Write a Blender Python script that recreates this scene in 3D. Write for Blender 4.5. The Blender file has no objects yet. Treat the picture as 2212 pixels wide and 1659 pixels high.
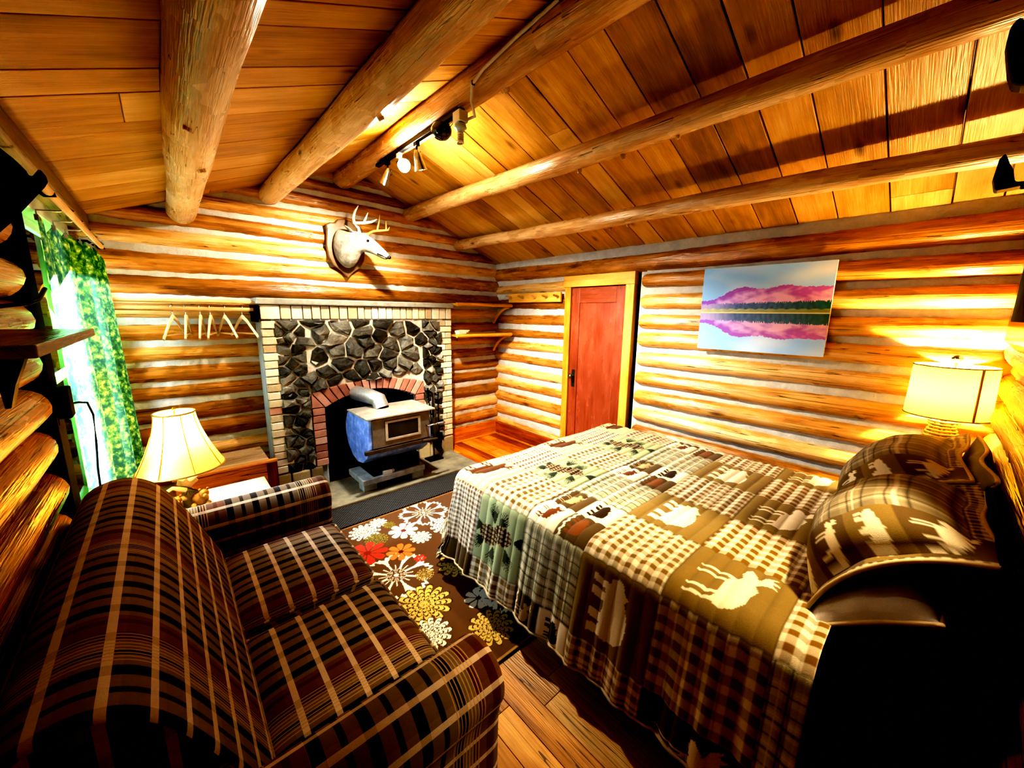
import bpy, math, random
import numpy as np
from mathutils import Vector, Matrix
C = bpy.context.scene.collection
PI = math.pi
rng = random.Random(7)
nrg = np.random.RandomState(11)

# ------------------------------------------------------------------ colour
def lin(h):
    h = h.lstrip('#')
    c = [int(h[i:i+2], 16)/255 for i in (0, 2, 4)]
    return tuple(x/12.92 if x <= .04045 else ((x+.055)/1.055)**2.4 for x in c)
def rgba(h): return lin(h)+(1.0,)
def nlin(h): return np.array(lin(h))

# ------------------------------------------------------------------ node helper
class G:
    def __init__(s, name):
        s.m = bpy.data.materials.new(name); s.m.use_nodes = True
        s.t = s.m.node_tree; s.t.nodes.clear()
        s.out = s.t.nodes.new('ShaderNodeOutputMaterial')
    def n(s, typ, ins=None, **props):
        nd = s.t.nodes.new('ShaderNode'+typ)
        for k, v in props.items(): setattr(nd, k, v)
        for k, v in (ins or {}).items(): s.set(nd.inputs[k], v)
        return nd
    def set(s, sock, v):
        if hasattr(v, 'is_output') or isinstance(v, bpy.types.NodeSocket): s.t.links.new(v, sock)
        elif isinstance(v, str): sock.default_value = rgba(v)
        else: sock.default_value = v
    def math(s, op, a, b=0.0, c=0.0, clamp=False):
        nd = s.n('Math', {0: a, 1: b, 2: c}, operation=op, use_clamp=clamp); return nd.outputs[0]
    def mix(s, f, a, b, mode='MIX'):
        nd = s.n('Mix', {0: f, 6: a, 7: b}, data_type='RGBA', blend_type=mode); return nd.outputs[2]
    def ramp(s, f, stops, interp='LINEAR'):
        nd = s.n('ValToRGB', {0: f}); r = nd.color_ramp; r.interpolation = interp
        while len(r.elements) < len(stops): r.elements.new(.5)
        for e, (p, c) in zip(r.elements, stops):
            e.position = p; e.color = rgba(c) if isinstance(c, str) else (c, c, c, 1)
        return nd.outputs[0]
    def noise(s, vec=None, scale=5, detail=3, rough=.5, dist=0):
        ins = {'Scale': scale, 'Detail': detail, 'Roughness': rough, 'Distortion': dist}
        if vec is not None: ins['Vector'] = vec
        return s.n('TexNoise', ins).outputs[0]
    def vor(s, vec=None, scale=5, feature='F1', out=0, rnd=1.0):
        ins = {'Scale': scale, 'Randomness': rnd}
        if vec is not None: ins['Vector'] = vec
        return s.n('TexVoronoi', ins, feature=feature).outputs[out]
    def uv(s): return s.n('TexCoord').outputs['UV']
    def obj(s): return s.n('TexCoord').outputs['Object']
    def attr(s, name, out=2): return s.n('Attribute', attribute_name=name).outputs[out]
    def sep(s, v): nd = s.n('SeparateXYZ', {0: v}); return nd.outputs
    def comb(s, x, y, z=0.0): return s.n('CombineXYZ', {0: x, 1: y, 2: z}).outputs[0]
    def bump(s, h, strength=.3, dist=.01): return s.n('Bump', {'Height': h, 'Strength': strength, 'Distance': dist}).outputs[0]
    def bsdf(s, color, rough=.5, metal=0.0, normal=None, coat=0.0, coat_rough=.15, spec=.5, emis=None, emis_s=0.0, sheen=0.0, trans=0.0):
        ins = {'Base Color': color, 'Roughness': rough, 'Metallic': metal, 'Coat Weight': coat, 'Coat Roughness': coat_rough, 'Specular IOR Level': spec, 'Sheen Weight': sheen, 'Transmission Weight': trans}
        if normal is not None: ins['Normal'] = normal
        if emis is not None: ins['Emission Color'] = emis; ins['Emission Strength'] = emis_s
        return s.n('BsdfPrincipled', ins)
    def done(s, sh):
        s.t.links.new(sh.outputs[0] if hasattr(sh, 'outputs') else sh, s.out.inputs[0]); return s.m

def wood(name, cols, rough=.32, coat=.35, knots=1.0, crack=1.0, bump=.35, var=.5, grain=1.0):
    """planed or peeled wood: UV u runs along the grain in metres, v across; 'rnd' differs per piece"""
    g = G(name); u, v, _ = g.sep(g.uv()); r = g.attr('rnd')
    off = g.math('MULTIPLY', r, 37.0)
    uo = g.math('ADD', u, off)
    a = g.noise(g.comb(g.math('MULTIPLY', uo, .9), g.math('MULTIPLY', v, 11.0), off), 2.2, 4, .6, .6)
    f = g.noise(g.comb(g.math('MULTIPLY', uo, 3.5), g.math('MULTIPLY', v, 90.0), off), 1.6, 2, .6)
    b = g.noise(g.comb(g.math('MULTIPLY', uo, 2.0), g.math('MULTIPLY', v, 5.0), g.math('ADD', off, 9.3)), 1.4, 3, .6)
    t = g.math('ADD', g.math('MULTIPLY', a, .45*grain), g.math('MULTIPLY', f, .22*grain))
    t = g.math('ADD', t, g.math('MULTIPLY', b, .55))
    t = g.math('ADD', t, g.math('MULTIPLY', g.math('SUBTRACT', r, .5), var))
    t = g.math('ADD', t, .5-.5*(.67*grain+.55))
    col = g.ramp(t, [(.22, cols[0]), (.42, cols[1]), (.58, cols[2]), (.8, cols[3])])
    h = f
    if knots:
        kd = g.vor(g.comb(g.math('MULTIPLY', uo, 2.3), g.math('MULTIPLY', v, 5.5), off), 1.0)
        km = g.ramp(kd, [(.03, 1.0), (.10*knots, .55), (.17*knots, 0.0)])
        col = g.mix(g.math('MULTIPLY', km, .85), col, cols[4] if len(cols) > 4 else '#2a1204')
    if crack:
        cn = g.noise(g.comb(g.math('MULTIPLY', uo, .3), g.math('MULTIPLY', v, 12.0), g.math('ADD', off, 3.0)), 1.7, 2, .5)
        cm = g.math('LESS_THAN', g.math('ABSOLUTE', g.math('SUBTRACT', cn, .5)), .0045*crack)
        col = g.mix(g.math('MULTIPLY', cm, .75), col, '#1c0d04')
    ro = g.math('ADD', rough-.14, g.math('MULTIPLY', b, .25))
    return g.done(g.bsdf(col, ro, normal=g.bump(h, bump, .012), spec=.5+coat*.6))

def plain(name, col, rough=.5, metal=0.0, coat=0.0, nz=.12, scale=30, bump=.1, spec=.5, emis=None, emis_s=0.0, sheen=0.0):
    g = G(name); n = g.noise(g.obj(), scale, 4, .6)
    dark = tuple(x*(1-nz*2.2) for x in lin(col))+(1,)
    c = g.mix(n, dark, tuple(min(1, x*(1+nz)) for x in lin(col))+(1,))
    return g.done(g.bsdf(c, rough, metal, normal=g.bump(n, bump, .004), coat=coat, spec=spec, emis=emis, emis_s=emis_s, sheen=sheen))

def vcol(name, rough=.85, sheen=.2, bump=.25, scale=350, trans=0.0):
    g = G(name); c = g.attr('col', 0); n = g.noise(g.obj(), scale, 2, .6)
    c2 = g.mix(g.math('MULTIPLY', n, .35), c, (0, 0, 0, 1))
    return g.done(g.bsdf(c2, rough, normal=g.bump(n, bump, .003), sheen=sheen, spec=.2))

# ------------------------------------------------------------------ mesh builder
class MB:
    def __init__(s): s.v = []; s.f = []; s.uv = []; s.r = []; s.m = []; s.sm = []
    def add(s, vs, fs, uvs=None, rnd=None, m=0, smooth=False):
        b = len(s.v); rnd = rng.random() if rnd is None else rnd
        s.v += [tuple(v) for v in vs]; s.r += [rnd]*len(vs)
        for i, f in enumerate(fs):
            s.f.append([b+k for k in f])
            s.uv += list(uvs[i]) if uvs else [(vs[k][0]+vs[k][1], vs[k][2]+vs[k][1]*.3) for k in f]
            s.m.append(m); s.sm.append(smooth)
        return s
    def box(s, x0, x1, y0, y1, z0, z1, rnd=None, m=0, M=None, grain=None):
        lo = Vector((min(x0, x1), min(y0, y1), min(z0, z1))); hi = Vector((max(x0, x1), max(y0, y1), max(z0, z1)))
        P = [Vector((x, y, z)) for z in (lo.z, hi.z) for y in (lo.y, hi.y) for x in (lo.x, hi.x)]
        F = [(0, 2, 3, 1), (4, 5, 7, 6), (0, 1, 5, 4), (2, 6, 7, 3), (0, 4, 6, 2), (1, 3, 7, 5)]
        d = hi-lo; g = grain if grain is not None else max(range(3), key=lambda i: d[i])
        o = [i for i in range(3) if i != g]
        uv = [[(P[k][g], P[k][o[0]]+P[k][o[1]]) for k in f] for f in F]
        V = [M @ p for p in P] if M is not None else P
        return s.add(V, F, uv, rnd, m)
    def tube(s, pts, rads, seg=12, rnd=None, m=0, caps=True, flat=(1, 1), smooth=True, wob=0.0):
        """swept tube through pts with a radius per point"""
        pts = [Vector(p) for p in pts]; n = len(pts)
        if not hasattr(rads, '__len__'): rads = [rads]*n
        T = [((pts[min(i+1, n-1)]-pts[max(i-1, 0)]).normalized()) for i in range(n)]
        up = Vector((0, 0, 1)) if abs(T[0].z) < .9 else Vector((1, 0, 0))
        V = []; L = 0; uvr = []
        for i in range(n):
            if i: L += (pts[i]-pts[i-1]).length
            side = T[i].cross(up)
            if side.length < 1e-4: side = Vector((1, 0, 0))
            side.normalize(); u2 = side.cross(T[i]).normalized()
            for k in range(seg):
                a = 2*PI*k/seg; r = rads[i]*(1+(rng.uniform(-wob, wob) if wob else 0))
                V.append(pts[i]+side*(math.cos(a)*r*flat[0])+u2*(math.sin(a)*r*flat[1]))
            uvr.append(L)
        F = []; U = []
        for i in range(n-1):
            for k in range(seg):
                k2 = (k+1) % seg
                F.append((i*seg+k, i*seg+k2, (i+1)*seg+k2, (i+1)*seg+k))
                w0 = k/seg*2*PI*max(rads[i], .004); w1 = (k+1)/seg*2*PI*max(rads[i], .004)
                U.append([(uvr[i], w0), (uvr[i], w1), (uvr[i+1], w1), (uvr[i+1], w0)])
        rnd = rng.random() if rnd is None else rnd
        s.add(V, F, U, rnd, m, smooth)
        if caps:
            for i, rev in ((0, True), (n-1, False)):
                ring = list(range(seg)); ring = ring[::-1] if rev else ring
                vs = [V[i*seg+k] for k in ring]
                s.add(vs, [tuple(range(seg))], [[(q[0]*.3+q[1], q[2]) for q in vs]], rnd, m)
        return s
    def lathe(s, prof, cx, cy, seg=32, m=0, rnd=None, smooth=True, a0=0, a1=2*PI):
        """prof: (radius, z) list"""
        V = []; n = len(prof); full = abs(a1-a0-2*PI) < 1e-6; cols = seg if full else seg+1
        for r, z in prof:
            for k in range(cols):
                a = a0+(a1-a0)*k/seg; V.append((cx+r*math.cos(a), cy+r*math.sin(a), z))
        F = []; U = []; L = 0
        for i in range(n-1):
            dl = math.hypot(prof[i+1][0]-prof[i][0], prof[i+1][1]-prof[i][1])
            for k in range(seg):
                k2 = (k+1) % cols
                F.append((i*cols+k, i*cols+k2, (i+1)*cols+k2, (i+1)*cols+k))
                U.append([(k/seg, L), ((k+1)/seg, L), ((k+1)/seg, L+dl), (k/seg, L+dl)])
            L += dl
        return s.add(V, F, U, rnd, m, smooth)
    def ball(s, c, r, seg=16, ring=10, m=0, rnd=None):
        if not hasattr(r, '__len__'): r = (r, r, r)
        V = []; F = []
        for i in range(ring+1):
            t = PI*i/ring
            for k in range(seg):
                a = 2*PI*k/seg
                V.append((c[0]+r[0]*math.sin(t)*math.cos(a), c[1]+r[1]*math.sin(t)*math.sin(a), c[2]-r[2]*math.cos(t)))
        for i in range(ring):
            for k in range(seg):
                F.append((i*seg+k, i*seg+(k+1) % seg, (i+1)*seg+(k+1) % seg, (i+1)*seg+k))
        return s.add(V, F, None, rnd, m, True)
    def loft(s, rings, seg=20, m=0, caps=True, rnd=None):
        """rings: (center, tangent, half-width, half-height)"""
        V = []; F = []
        for c, t, a, b in rings:
            c = Vector(c); t = Vector(t).normalized(); side = t.cross(Vector((0, 0, 1)))
            side = side.normalized() if side.length > 1e-3 else Vector((1, 0, 0)); up = side.cross(t)
            for k in range(seg):
                q = 2*PI*k/seg; V.append(c+side*(a*math.cos(q))+up*(b*math.sin(q)))
        n = len(rings)
        for i in range(n-1):
            for k in range(seg): F.append((i*seg+k, i*seg+(k+1) % seg, (i+1)*seg+(k+1) % seg, (i+1)*seg+k))
        if caps: F.append(tuple(range(seg))[::-1]); F.append(tuple((n-1)*seg+k for k in range(seg)))
        return s.add(V, F, None, rnd, m, True)
    def prism(s, poly, y0, y1, axis='y', m=0, rnd=None, smooth=False):
        """polygon in the two other axes extruded along axis (x,z for y; y,z for x; x,y for z)"""
        def P(p, h): return {'y': (p[0], h, p[1]), 'x': (h, p[0], p[1]), 'z': (p[0], p[1], h)}[axis]
        n = len(poly); V = [P(p, y0) for p in poly]+[P(p, y1) for p in poly]
        F = [tuple(range(n)), tuple(range(n, 2*n))[::-1]]+[(i, i+n, (i+1) % n+n, (i+1) % n) for i in range(n)]
        return s.add(V, F, None, rnd, m, smooth)
    def build(s, name, mats, parent=None, bevel=0.0, recalc=True, subsurf=0, loc=None):
        o = parent.location if parent is not None and loc is None else Vector(loc or (0, 0, 0))
        if parent is not None and parent.parent is not None: o = o+parent.parent.location
        me = bpy.data.meshes.new(name)
        me.from_pydata([(v[0]-o[0], v[1]-o[1], v[2]-o[2]) for v in s.v], [], s.f)
        uvl = me.uv_layers.new(name='UVMap'); uvl.data.foreach_set('uv', np.array(s.uv, dtype=np.float32).ravel())
        at = me.attributes.new('rnd', 'FLOAT', 'POINT'); at.data.foreach_set('value', np.array(s.r, dtype=np.float32))
        for m in (mats if isinstance(mats, (list, tuple)) else [mats]): me.materials.append(m)
        me.polygons.foreach_set('material_index', s.m); me.polygons.foreach_set('use_smooth', s.sm)
        if recalc:
            import bmesh
            bm = bmesh.new(); bm.from_mesh(me); bmesh.ops.recalc_face_normals(bm, faces=bm.faces); bm.to_mesh(me); bm.free()
        me.update()
        ob = bpy.data.objects.new(name, me); C.objects.link(ob)
        if parent is not None: ob.parent = parent
        elif loc is not None: ob.location = loc
        if bevel:
            b = ob.modifiers.new('bevel', 'BEVEL'); b.width = bevel; b.segments = 2; b.limit_method = 'ANGLE'; b.angle_limit = .6
        if subsurf:
            q = ob.modifiers.new('sub', 'SUBSURF'); q.levels = q.render_levels = subsurf
        return ob

def grid_obj(name, P, mat, parent=None, col=None, uv=None, smooth=True, closed=False, loc=None):
    """P: (n,m,3) array of points"""
    n, m, _ = P.shape; idx = np.arange(n*m).reshape(n, m)
    q = np.stack([idx[:-1, :-1], idx[1:, :-1], idx[1:, 1:], idx[:-1, 1:]], -1).reshape(-1, 4)
    me = bpy.data.meshes.new(name)
    o = np.array(parent.location if parent is not None else (loc or (0, 0, 0)), dtype=float)
    if parent is not None and parent.parent is not None: o = o+np.array(parent.parent.location)
    me.vertices.add(n*m); me.vertices.foreach_set('co', (P-o).astype(np.float32).ravel())
    me.loops.add(q.size); me.loops.foreach_set('vertex_index', q.ravel().astype(np.int32))
    me.polygons.add(len(q)); me.polygons.foreach_set('loop_start', np.arange(0, q.size, 4, dtype=np.int32))
    me.polygons.foreach_set('use_smooth', np.full(len(q), smooth))
    if uv is not None:
        l = me.uv_layers.new(name='UVMap'); l.data.foreach_set('uv', uv.reshape(-1, 2)[q.ravel()].astype(np.float32).ravel())
    me.update(calc_edges=True)
    if col is not None:
        a = me.color_attributes.new('col', 'FLOAT_COLOR', 'POINT')
        c4 = np.concatenate([col.reshape(-1, 3), np.ones((n*m, 1))], 1); a.data.foreach_set('color', c4.astype(np.float32).ravel())
    at = me.attributes.new('rnd', 'FLOAT', 'POINT'); at.data.foreach_set('value', np.full(n*m, rng.random(), dtype=np.float32))
    me.materials.append(mat); me.validate()
    ob = bpy.data.objects.new(name, me); C.objects.link(ob)
    if parent is not None: ob.parent = parent
    elif loc is not None: ob.location = loc
    return ob

def tag(o, label, cat, group=None):
    o['label'] = label; o['category'] = cat
    if group: o['group'] = group
    return o
def thing(name, loc, label, cat, group=None):
    o = bpy.data.objects.new(name, None); C.objects.link(o); o.location = loc; o.empty_display_size = .05
    return tag(o, label, cat, group)
def struct(o): o['kind'] = 'structure'; return o
def dup(root, loc, rot=None, label=None):
    r = root.copy(); C.objects.link(r); r.location = loc
    if rot is not None: r.rotation_euler = rot
    if label: r['label'] = label
    for ch in list(root.children):
        c = ch.copy(); C.objects.link(c); c.parent = r
        for gch in ch.children:
            d = gch.copy(); C.objects.link(d); d.parent = c
    return r

# ------------------------------------------------------------------ room numbers (metres, camera over the origin)
XR, XL, YB, YN = 3.14, -.40, 3.79, -.25
RX, RZ, SL = 1.42, 2.80, .39           # ridge x, ridge height, roof slope
def roof(x): return RZ-SL*abs(x-RX)

# ------------------------------------------------------------------ wood materials
LOGC = ['#7c5020', '#b67e38', '#d9a85c', '#f0d09a', '#4a2e12']
M_log = wood('varnished_log', LOGC, .30, .5, 1.0, 1.1, .4, .42)
M_log_b = wood('brown_varnished_log', ['#724818', '#ac7632', '#d2a056', '#edca92', '#402a12'], .30, .5, 1.0, 1.1, .4, .42)
M_beam = wood('peeled_beam', ['#8a623a', '#b98f5c', '#d8b684', '#eed8b0', '#4a3018'], .28, .55, .6, .5, .4, .3)
M_board = wood('ceiling_board', ['#83601e', '#ae8232', '#c89a48', '#dfba74', '#5c3c1a'], .42, .25, .9, .0, .25, .4)
M_floor = wood('floor_board', ['#7a3808', '#b2600f', '#cd8226', '#dfa04a', '#3b1a08'], .35, .35, .5, .6, .25, .5)
M_floor_w = wood('worn_floor_board', ['#7d5526', '#a97b3c', '#c79c58', '#dcb878', '#3b2008'], .5, .1, .6, 1.2, .3, .35)
M_trim = wood('pine_trim', ['#a86f22', '#cf9838', '#e3b458', '#efca7c', '#7a4a18'], .4, .25, .4, .0, .15, .3)
M_pole = wood('pale_pole', ['#a87a44', '#caa068', '#dfbd8a', '#efd9b0', '#7a5a30'], .5, .1, .5, .5, .3, .3)
M_darkw = wood('dark_wood', ['#0d0703', '#1a0e06', '#26160a', '#38220f', '#050302'], .45, .15, .5, .5, .3, .4)
M_door = wood('red_door_wood', ['#74341c', '#90482a', '#a2573a', '#b46e4c', '#5a2414'], .28, .6, .0, .0, .12, .2)
M_crate = wood('rough_crate_board', ['#4a2610', '#7d481e', '#a4682f', '#bf8a50', '#28120a'], .6, .0, 1.0, 1.4, .5, .5)
def chink_mat():
    g = G('chinking_mortar'); p = g.obj(); n = g.noise(p, 14, 5, .65); n2 = g.noise(p, 3, 3, .6)
    c = g.mix(n, '#a8a59c', '#e9e8e4'); c = g.mix(g.math('MULTIPLY', n2, .4), c, '#b8ae98')
    return g.done(g.bsdf(c, .7, normal=g.bump(n, .6, .02)))
M_chink = chink_mat()
M_black = plain('black_iron', '#0b0a0a', .45, .6, nz=.3, scale=60)
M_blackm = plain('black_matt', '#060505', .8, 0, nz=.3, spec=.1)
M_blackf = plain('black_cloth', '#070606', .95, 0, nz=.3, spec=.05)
M_steel = plain('brushed_steel', '#b9bcc0', .25, 1.0, nz=.15, scale=80)
M_brass = plain('brass', '#b98a3a', .3, 1.0)
M_white = plain('white_plastic', '#e8e8e4', .45, nz=.04)
# ================================================================== SETTING
def log_run(mb, axis, plane, sgn, zc, hv, a0, a1, bulge=.034, b=.08, seg=18, step=.16, tilt=0.0, end_round=False):
    """one log of a wall: runs along axis ('x' or 'y') at wall plane; sgn points into the room"""
    c = b-bulge; av = hv/math.sqrt(max(.05, 1-(c/b)**2))
    n = max(3, int((a1-a0)/step)); rnd = rng.random(); ph = [rng.uniform(0, 6.3) for _ in range(6)]
    V = []; F = []; U = []; L = a1-a0
    ss = [a0+L*i/n for i in range(n+1)]
    if end_round: ss = [a0-.0, a0+.012, a0+.035]+ss[1:-1]+[a1-.035, a1-.012, a1]
    for i, s in enumerate(ss):
        w = 1+.035*math.sin(s*2.1+ph[0])+.025*math.sin(s*5.3+ph[1])
        if end_round and i in (0, len(ss)-1): w *= .80
        if end_round and i in (1, len(ss)-2): w *= .93
        dz = .007*math.sin(s*1.3+ph[2])+tilt*(s-(a0+a1)/2)
        for k in range(seg):
            q = 2*PI*k/seg; wk = w*(1+.022*math.sin(3*q+s*4+ph[3])+.015*math.sin(5*q-s*7+ph[4]))
            d = plane+sgn*(-c+b*wk*math.cos(q)); z = zc+dz+av*wk*math.sin(q)
            V.append((s, d, z) if axis == 'x' else (d, s, z))
    m = len(ss)
    for i in range(m-1):
        for k in range(seg):
            k2 = (k+1) % seg
            F.append((i*seg+k, i*seg+k2, (i+1)*seg+k2, (i+1)*seg+k))
            U.append([(ss[i], .08*2*PI*k/seg), (ss[i], .08*2*PI*(k+1)/seg), (ss[i+1], .08*2*PI*(k+1)/seg), (ss[i+1], .08*2*PI*k/seg)])
    mb.add(V, F, U, rnd, 0, True)
    for i in (0, m-1):
        vs = [V[i*seg+k] for k in range(seg)]
        mb.add(vs, [tuple(range(seg))], [[(p[0]*.2+p[1]*.2, p[2]) for p in vs]], rnd, 0)

def chink_band(mb, axis, plane, sgn, z0, z1, a0, a1, rough=.006):
    """a wavy strip of mortar between two logs"""
    n = max(2, int((a1-a0)/.05)); rows = 4; V = []; F = []
    for i in range(n+1):
        s = a0+(a1-a0)*i/n
        for k in range(rows+1):
            z = z0+(z1-z0)*k/rows; d = plane+sgn*(rng.uniform(-rough, rough)-.010*abs(k-rows/2)/rows*2)
            V.append((s, d, z) if axis == 'x' else (d, s, z))
    for i in range(n):
        for k in range(rows): F.append((i*(rows+1)+k, (i+1)*(rows+1)+k, (i+1)*(rows+1)+k+1, i*(rows+1)+k+1))
    mb.add(V, F, None, None, 0, True)

# ---- back wall (fireplace wall), logs along x
ck = [.05, .20, .36, .53, .70, .86, 1.00, 1.15, 1.30, 1.46, 1.62, 1.79, 1.96, 2.115, 2.26, 2.40, 2.54, 2.67, 2.80]
mb = MB(); cb = MB()
for i in range(len(ck)-1):
    z0, z1 = ck[i], ck[i+1]; zc = (z0+z1)/2; half = 99 if zc < 2.0 else (RZ+.06-(zc-.03))/SL
    x0, x1 = max(XL-.1, RX-half), min(XR+.1, RX+half)
    log_run(mb, 'x', YB, -1, zc, (z1-z0)/2-.020, x0, x1, tilt=rng.uniform(-.006, .002))
for z in ck[:-1]:
    half = 99 if z < 2.0 else (RZ+.03-z)/SL
    chink_band(cb, 'x', YB-.004, -1, z-.06, z+.06, max(XL-.05, RX-half), min(XR+.05, RX+half))
cb.box(XL-.3, XR+.3, YB+.004, YB+.05, 0, 2.9)
wb = struct(mb.build('wall_back', [M_log_b])); cb.build('chinking', M_chink, wb)

# ---- right wall (door wall), logs along y; different courses beside the door
mb = MB(); cb = MB()
ckr = [.08, .245, .412, .579, .746, .913, 1.08, 1.247, 1.414, 1.581, 1.748, 1.915]
ckl = [.10, .25, .42, .60, .765, .93, 1.085, 1.245, 1.395, 1.57, 1.745, 1.915]
DY0, DY1 = 1.83, 2.68
for a0, a1, cc, bg, hw in ((YN-.1, 1.80, ckr, .055, .023), (2.66, YB+.1, ckl, .026, .034)):
    for i in range(len(cc)-1):
        z0, z1 = cc[i], cc[i+1]
        log_run(mb, 'y', XR, -1, (z0+z1)/2, (z1-z0)/2-hw, a0, a1, bulge=bg, tilt=rng.uniform(-.006, .006), end_round=(bg > .05))
    for z in cc: chink_band(cb, 'y', XR-.002, -1, z-.06, z+.06, a0+(.03 if bg > .05 else 0), a1-(.03 if bg > .05 else 0))
log_run(mb, 'y', XR, -1, 2.000, .075, YN-.1, YB+.1, bulge=.045)
chink_band(cb, 'y', XR-.02, -1, 2.06, 2.17, YN, YB)
cb.box(XR+.012, XR+.06, YN-.1, DY0, 0, 2.3); cb.box(XR+.012, XR+.06, DY1, YB+.1, 0, 2.3); cb.box(XR+.012, XR+.06, DY0, DY1, 1.93, 2.3)
wr = struct(mb.build('wall_right', [M_log])); cb.build('chinking', M_chink, wr)

# ---- left wall with the window opening
WY0, WY1, WZ0, WZ1 = 2.33, 3.58, .42, 1.97
mb = MB(); cb = MB()
ckw = [.02+.156*i for i in range(14)]
for i in range(len(ckw)-1):
    z0, z1 = ckw[i], ckw[i+1]; zc = (z0+z1)/2
    spans = [(YN-.1, YB+.1)] if (z1 < WZ0+.06 or z0 > WZ1-.06) else [(YN-.1, 2.19), (WY1+.09, YB+.1)]
    for a0, a1 in spans: log_run(mb, 'y', XL, 1, zc, (z1-z0)/2-.010, a0, a1, bulge=.06, end_round=a1 == 2.19)
for z in ckw:
    for a0, a1 in ([(YN-.1, YB)] if (z < WZ0 or z > WZ1) else [(YN-.1, 2.17), (WY1+.09, YB)]): chink_band(cb, 'y', XL-.01, 1, z-.06, z+.06, a0, a1)
for a in ((YN-.1, WY0-.02, 0, 2.3), (WY1+.02, YB+.1, 0, 2.3), (WY0-.02, WY1+.02, 0, WZ0-.02), (WY0-.02, WY1+.02, WZ1+.02, 2.3)): cb.box(XL-.08, XL-.03, a[0], a[1], a[2], a[3])
wl = struct(mb.build('wall_left', [M_log])); cb.build('chinking', M_chink, wl)
mb = MB(); mb.box(XL-.05, -.285, YN-.05, YB, 2.045, 2.15); struct(mb.build('trim_1', wood('grey_eave_board', ['#5a4526', '#83683f', '#a08a62', '#bda985', '#3a2a16'], .45, .2, .5, .5, .3, .2), bevel=.012))

# ---- near wall behind the camera
mb = MB(); cb = MB()
for i in range(len(ck)-1):
    z0, z1 = ck[i], ck[i+1]; zc = (z0+z1)/2; half = 99 if zc < 2.0 else (RZ+.06-(zc-.03))/SL
    log_run(mb, 'x', YN, 1, zc, (z1-z0)/2-.012, max(XL-.1, RX-half), min(XR+.1, RX+half), bulge=.04)
for z in ck[:-1]:
    half = 99 if z < 2.0 else (RZ+.03-z)/SL
    chink_band(cb, 'x', YN+.002, 1, z-.06, z+.06, max(XL, RX-half), min(XR, RX+half))
cb.box(XL-.3, XR+.3, YN-.06, YN-.012, 0, 2.9)
wn = struct(mb.build('wall_near', [M_log])); cb.build('chinking', M_chink, wn)

# ---- ceiling: boards running from ridge to eave on both slopes
mb = MB()
for side in (-1, 1):
    ang = math.atan(SL)*side
    L = 2.15/math.cos(ang); y = YN-.15
    while y < YB+.15:
        w = rng.choice([.13, .17, .2, .23, .27]); j = rng.uniform(0, .004)
        M = Matrix.Translation((RX, 0, RZ+j)) @ Matrix.Rotation(ang, 4, 'Y')
        cut = rng.uniform(.5, 1.7) if rng.random() < .4 else None
        segs = [(0, L)] if cut is None else [(0, cut-.001), (cut+.001, L)]
        for s0, s1 in segs: mb.box(side*s0, side*s1, y+.003, y+w-.003, 0, .03, M=M, grain=0)
        y += w
    mb.box(0, side*(L+.1), YN-.3, YB+.3, .032, .08, M=Matrix.Translation((RX, 0, RZ+.004)) @ Matrix.Rotation(ang, 4, 'Y'))
struct(mb.build('ceiling', [M_board], bevel=.003))

# ---- floor
mb = MB(); x = XL-.1; i = 0
while x < XR+.1:
    w = .105; y = YN-.1-rng.random()
    while y < YB+.1:
        l = rng.uniform(1.2, 2.6); mb.box(x+.001, x+w-.001, y, min(y+l, YB+.1)-.002, -.03, 0, grain=1, m=1 if (x < 1.35 and y < 1.0) else 0); y += l
    x += w
mb.box(XL-.2, XR+.2, YN-.2, YB+.2, -.08, -.032)
struct(mb.build('floor', [M_floor, M_floor_w], bevel=.002))

# ---- baseboards in the alcove
mb = MB(); mb.box(2.31, XR, YB-.055, YB-.03, 0, .185); mb.box(2.31, XR, YB-.065, YB-.03, 0, .022)
struct(mb.build('baseboard_back', M_floor, bevel=.004))
mb = MB(); mb.box(XR-.055, XR-.03, 2.70, YB-.05, 0, .165); mb.box(XR-.065, XR-.03, 2.70, YB-.05, 0, .022)
struct(mb.build('baseboard_right', M_floor, bevel=.004))

# ---- door with its casing
door = bpy.data.objects.new('door_1', None); C.objects.link(door); door.location = (XR, 2.25, 0); struct(door); tag(door, 'red-brown wooden closet door with one long panel in a pine frame', 'door')
mb = MB(); mb.box(XR-.03, XR+.03, DY0+.04, DY0+.125, 0, 1.835, grain=2); mb.box(XR-.03, XR+.03, 2.585, 2.66, 0, 1.815, grain=2); mb.box(XR-.036, XR+.03, DY0+.035, 2.675, 1.815, 1.925, grain=1)
mb.build('door_frame', M_trim, door, bevel=.004)
y0, y1 = DY0+.128, 2.582
mb = MB()
X0, X1 = XR-.008, XR+.03
mb.box(X0, X1, y0, y0+.10, .01, 1.81, grain=2, rnd=.45); mb.box(X0, X1, y1-.10, y1, .01, 1.81, grain=2, rnd=.5)
mb.box(X0, X1, y0+.10, y1-.10, 1.66, 1.81, grain=1, rnd=.55); mb.box(X0, X1, y0+.10, y1-.10, .01, .22, grain=1, rnd=.5)
mb.build('door_leaf', M_door, door, bevel=.003)
mb = MB(); mb.box(X0+.010, X1, y0+.095, y1-.095, .215, 1.665, grain=2, rnd=.52); mb.build('door_panel', M_door, door)
hd = MB(); hd.box(X0-.004, X0+.002, y1-.075, y1-.035, .80, .98); hk = hd.build('lock_plate', plain('aged_pewter', '#6a6468', .35, .9), door, bevel=.002)
mb = MB(); mb.tube([(X0, y1-.055, .915), (X0-.035, y1-.055, .915)], .009); mb.ball((X0-.05, y1-.055, .915), (.02, .026, .026)); mb.build('door_knob', plain('worn_knob', '#8d8578', .25, .9), hk)
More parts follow.
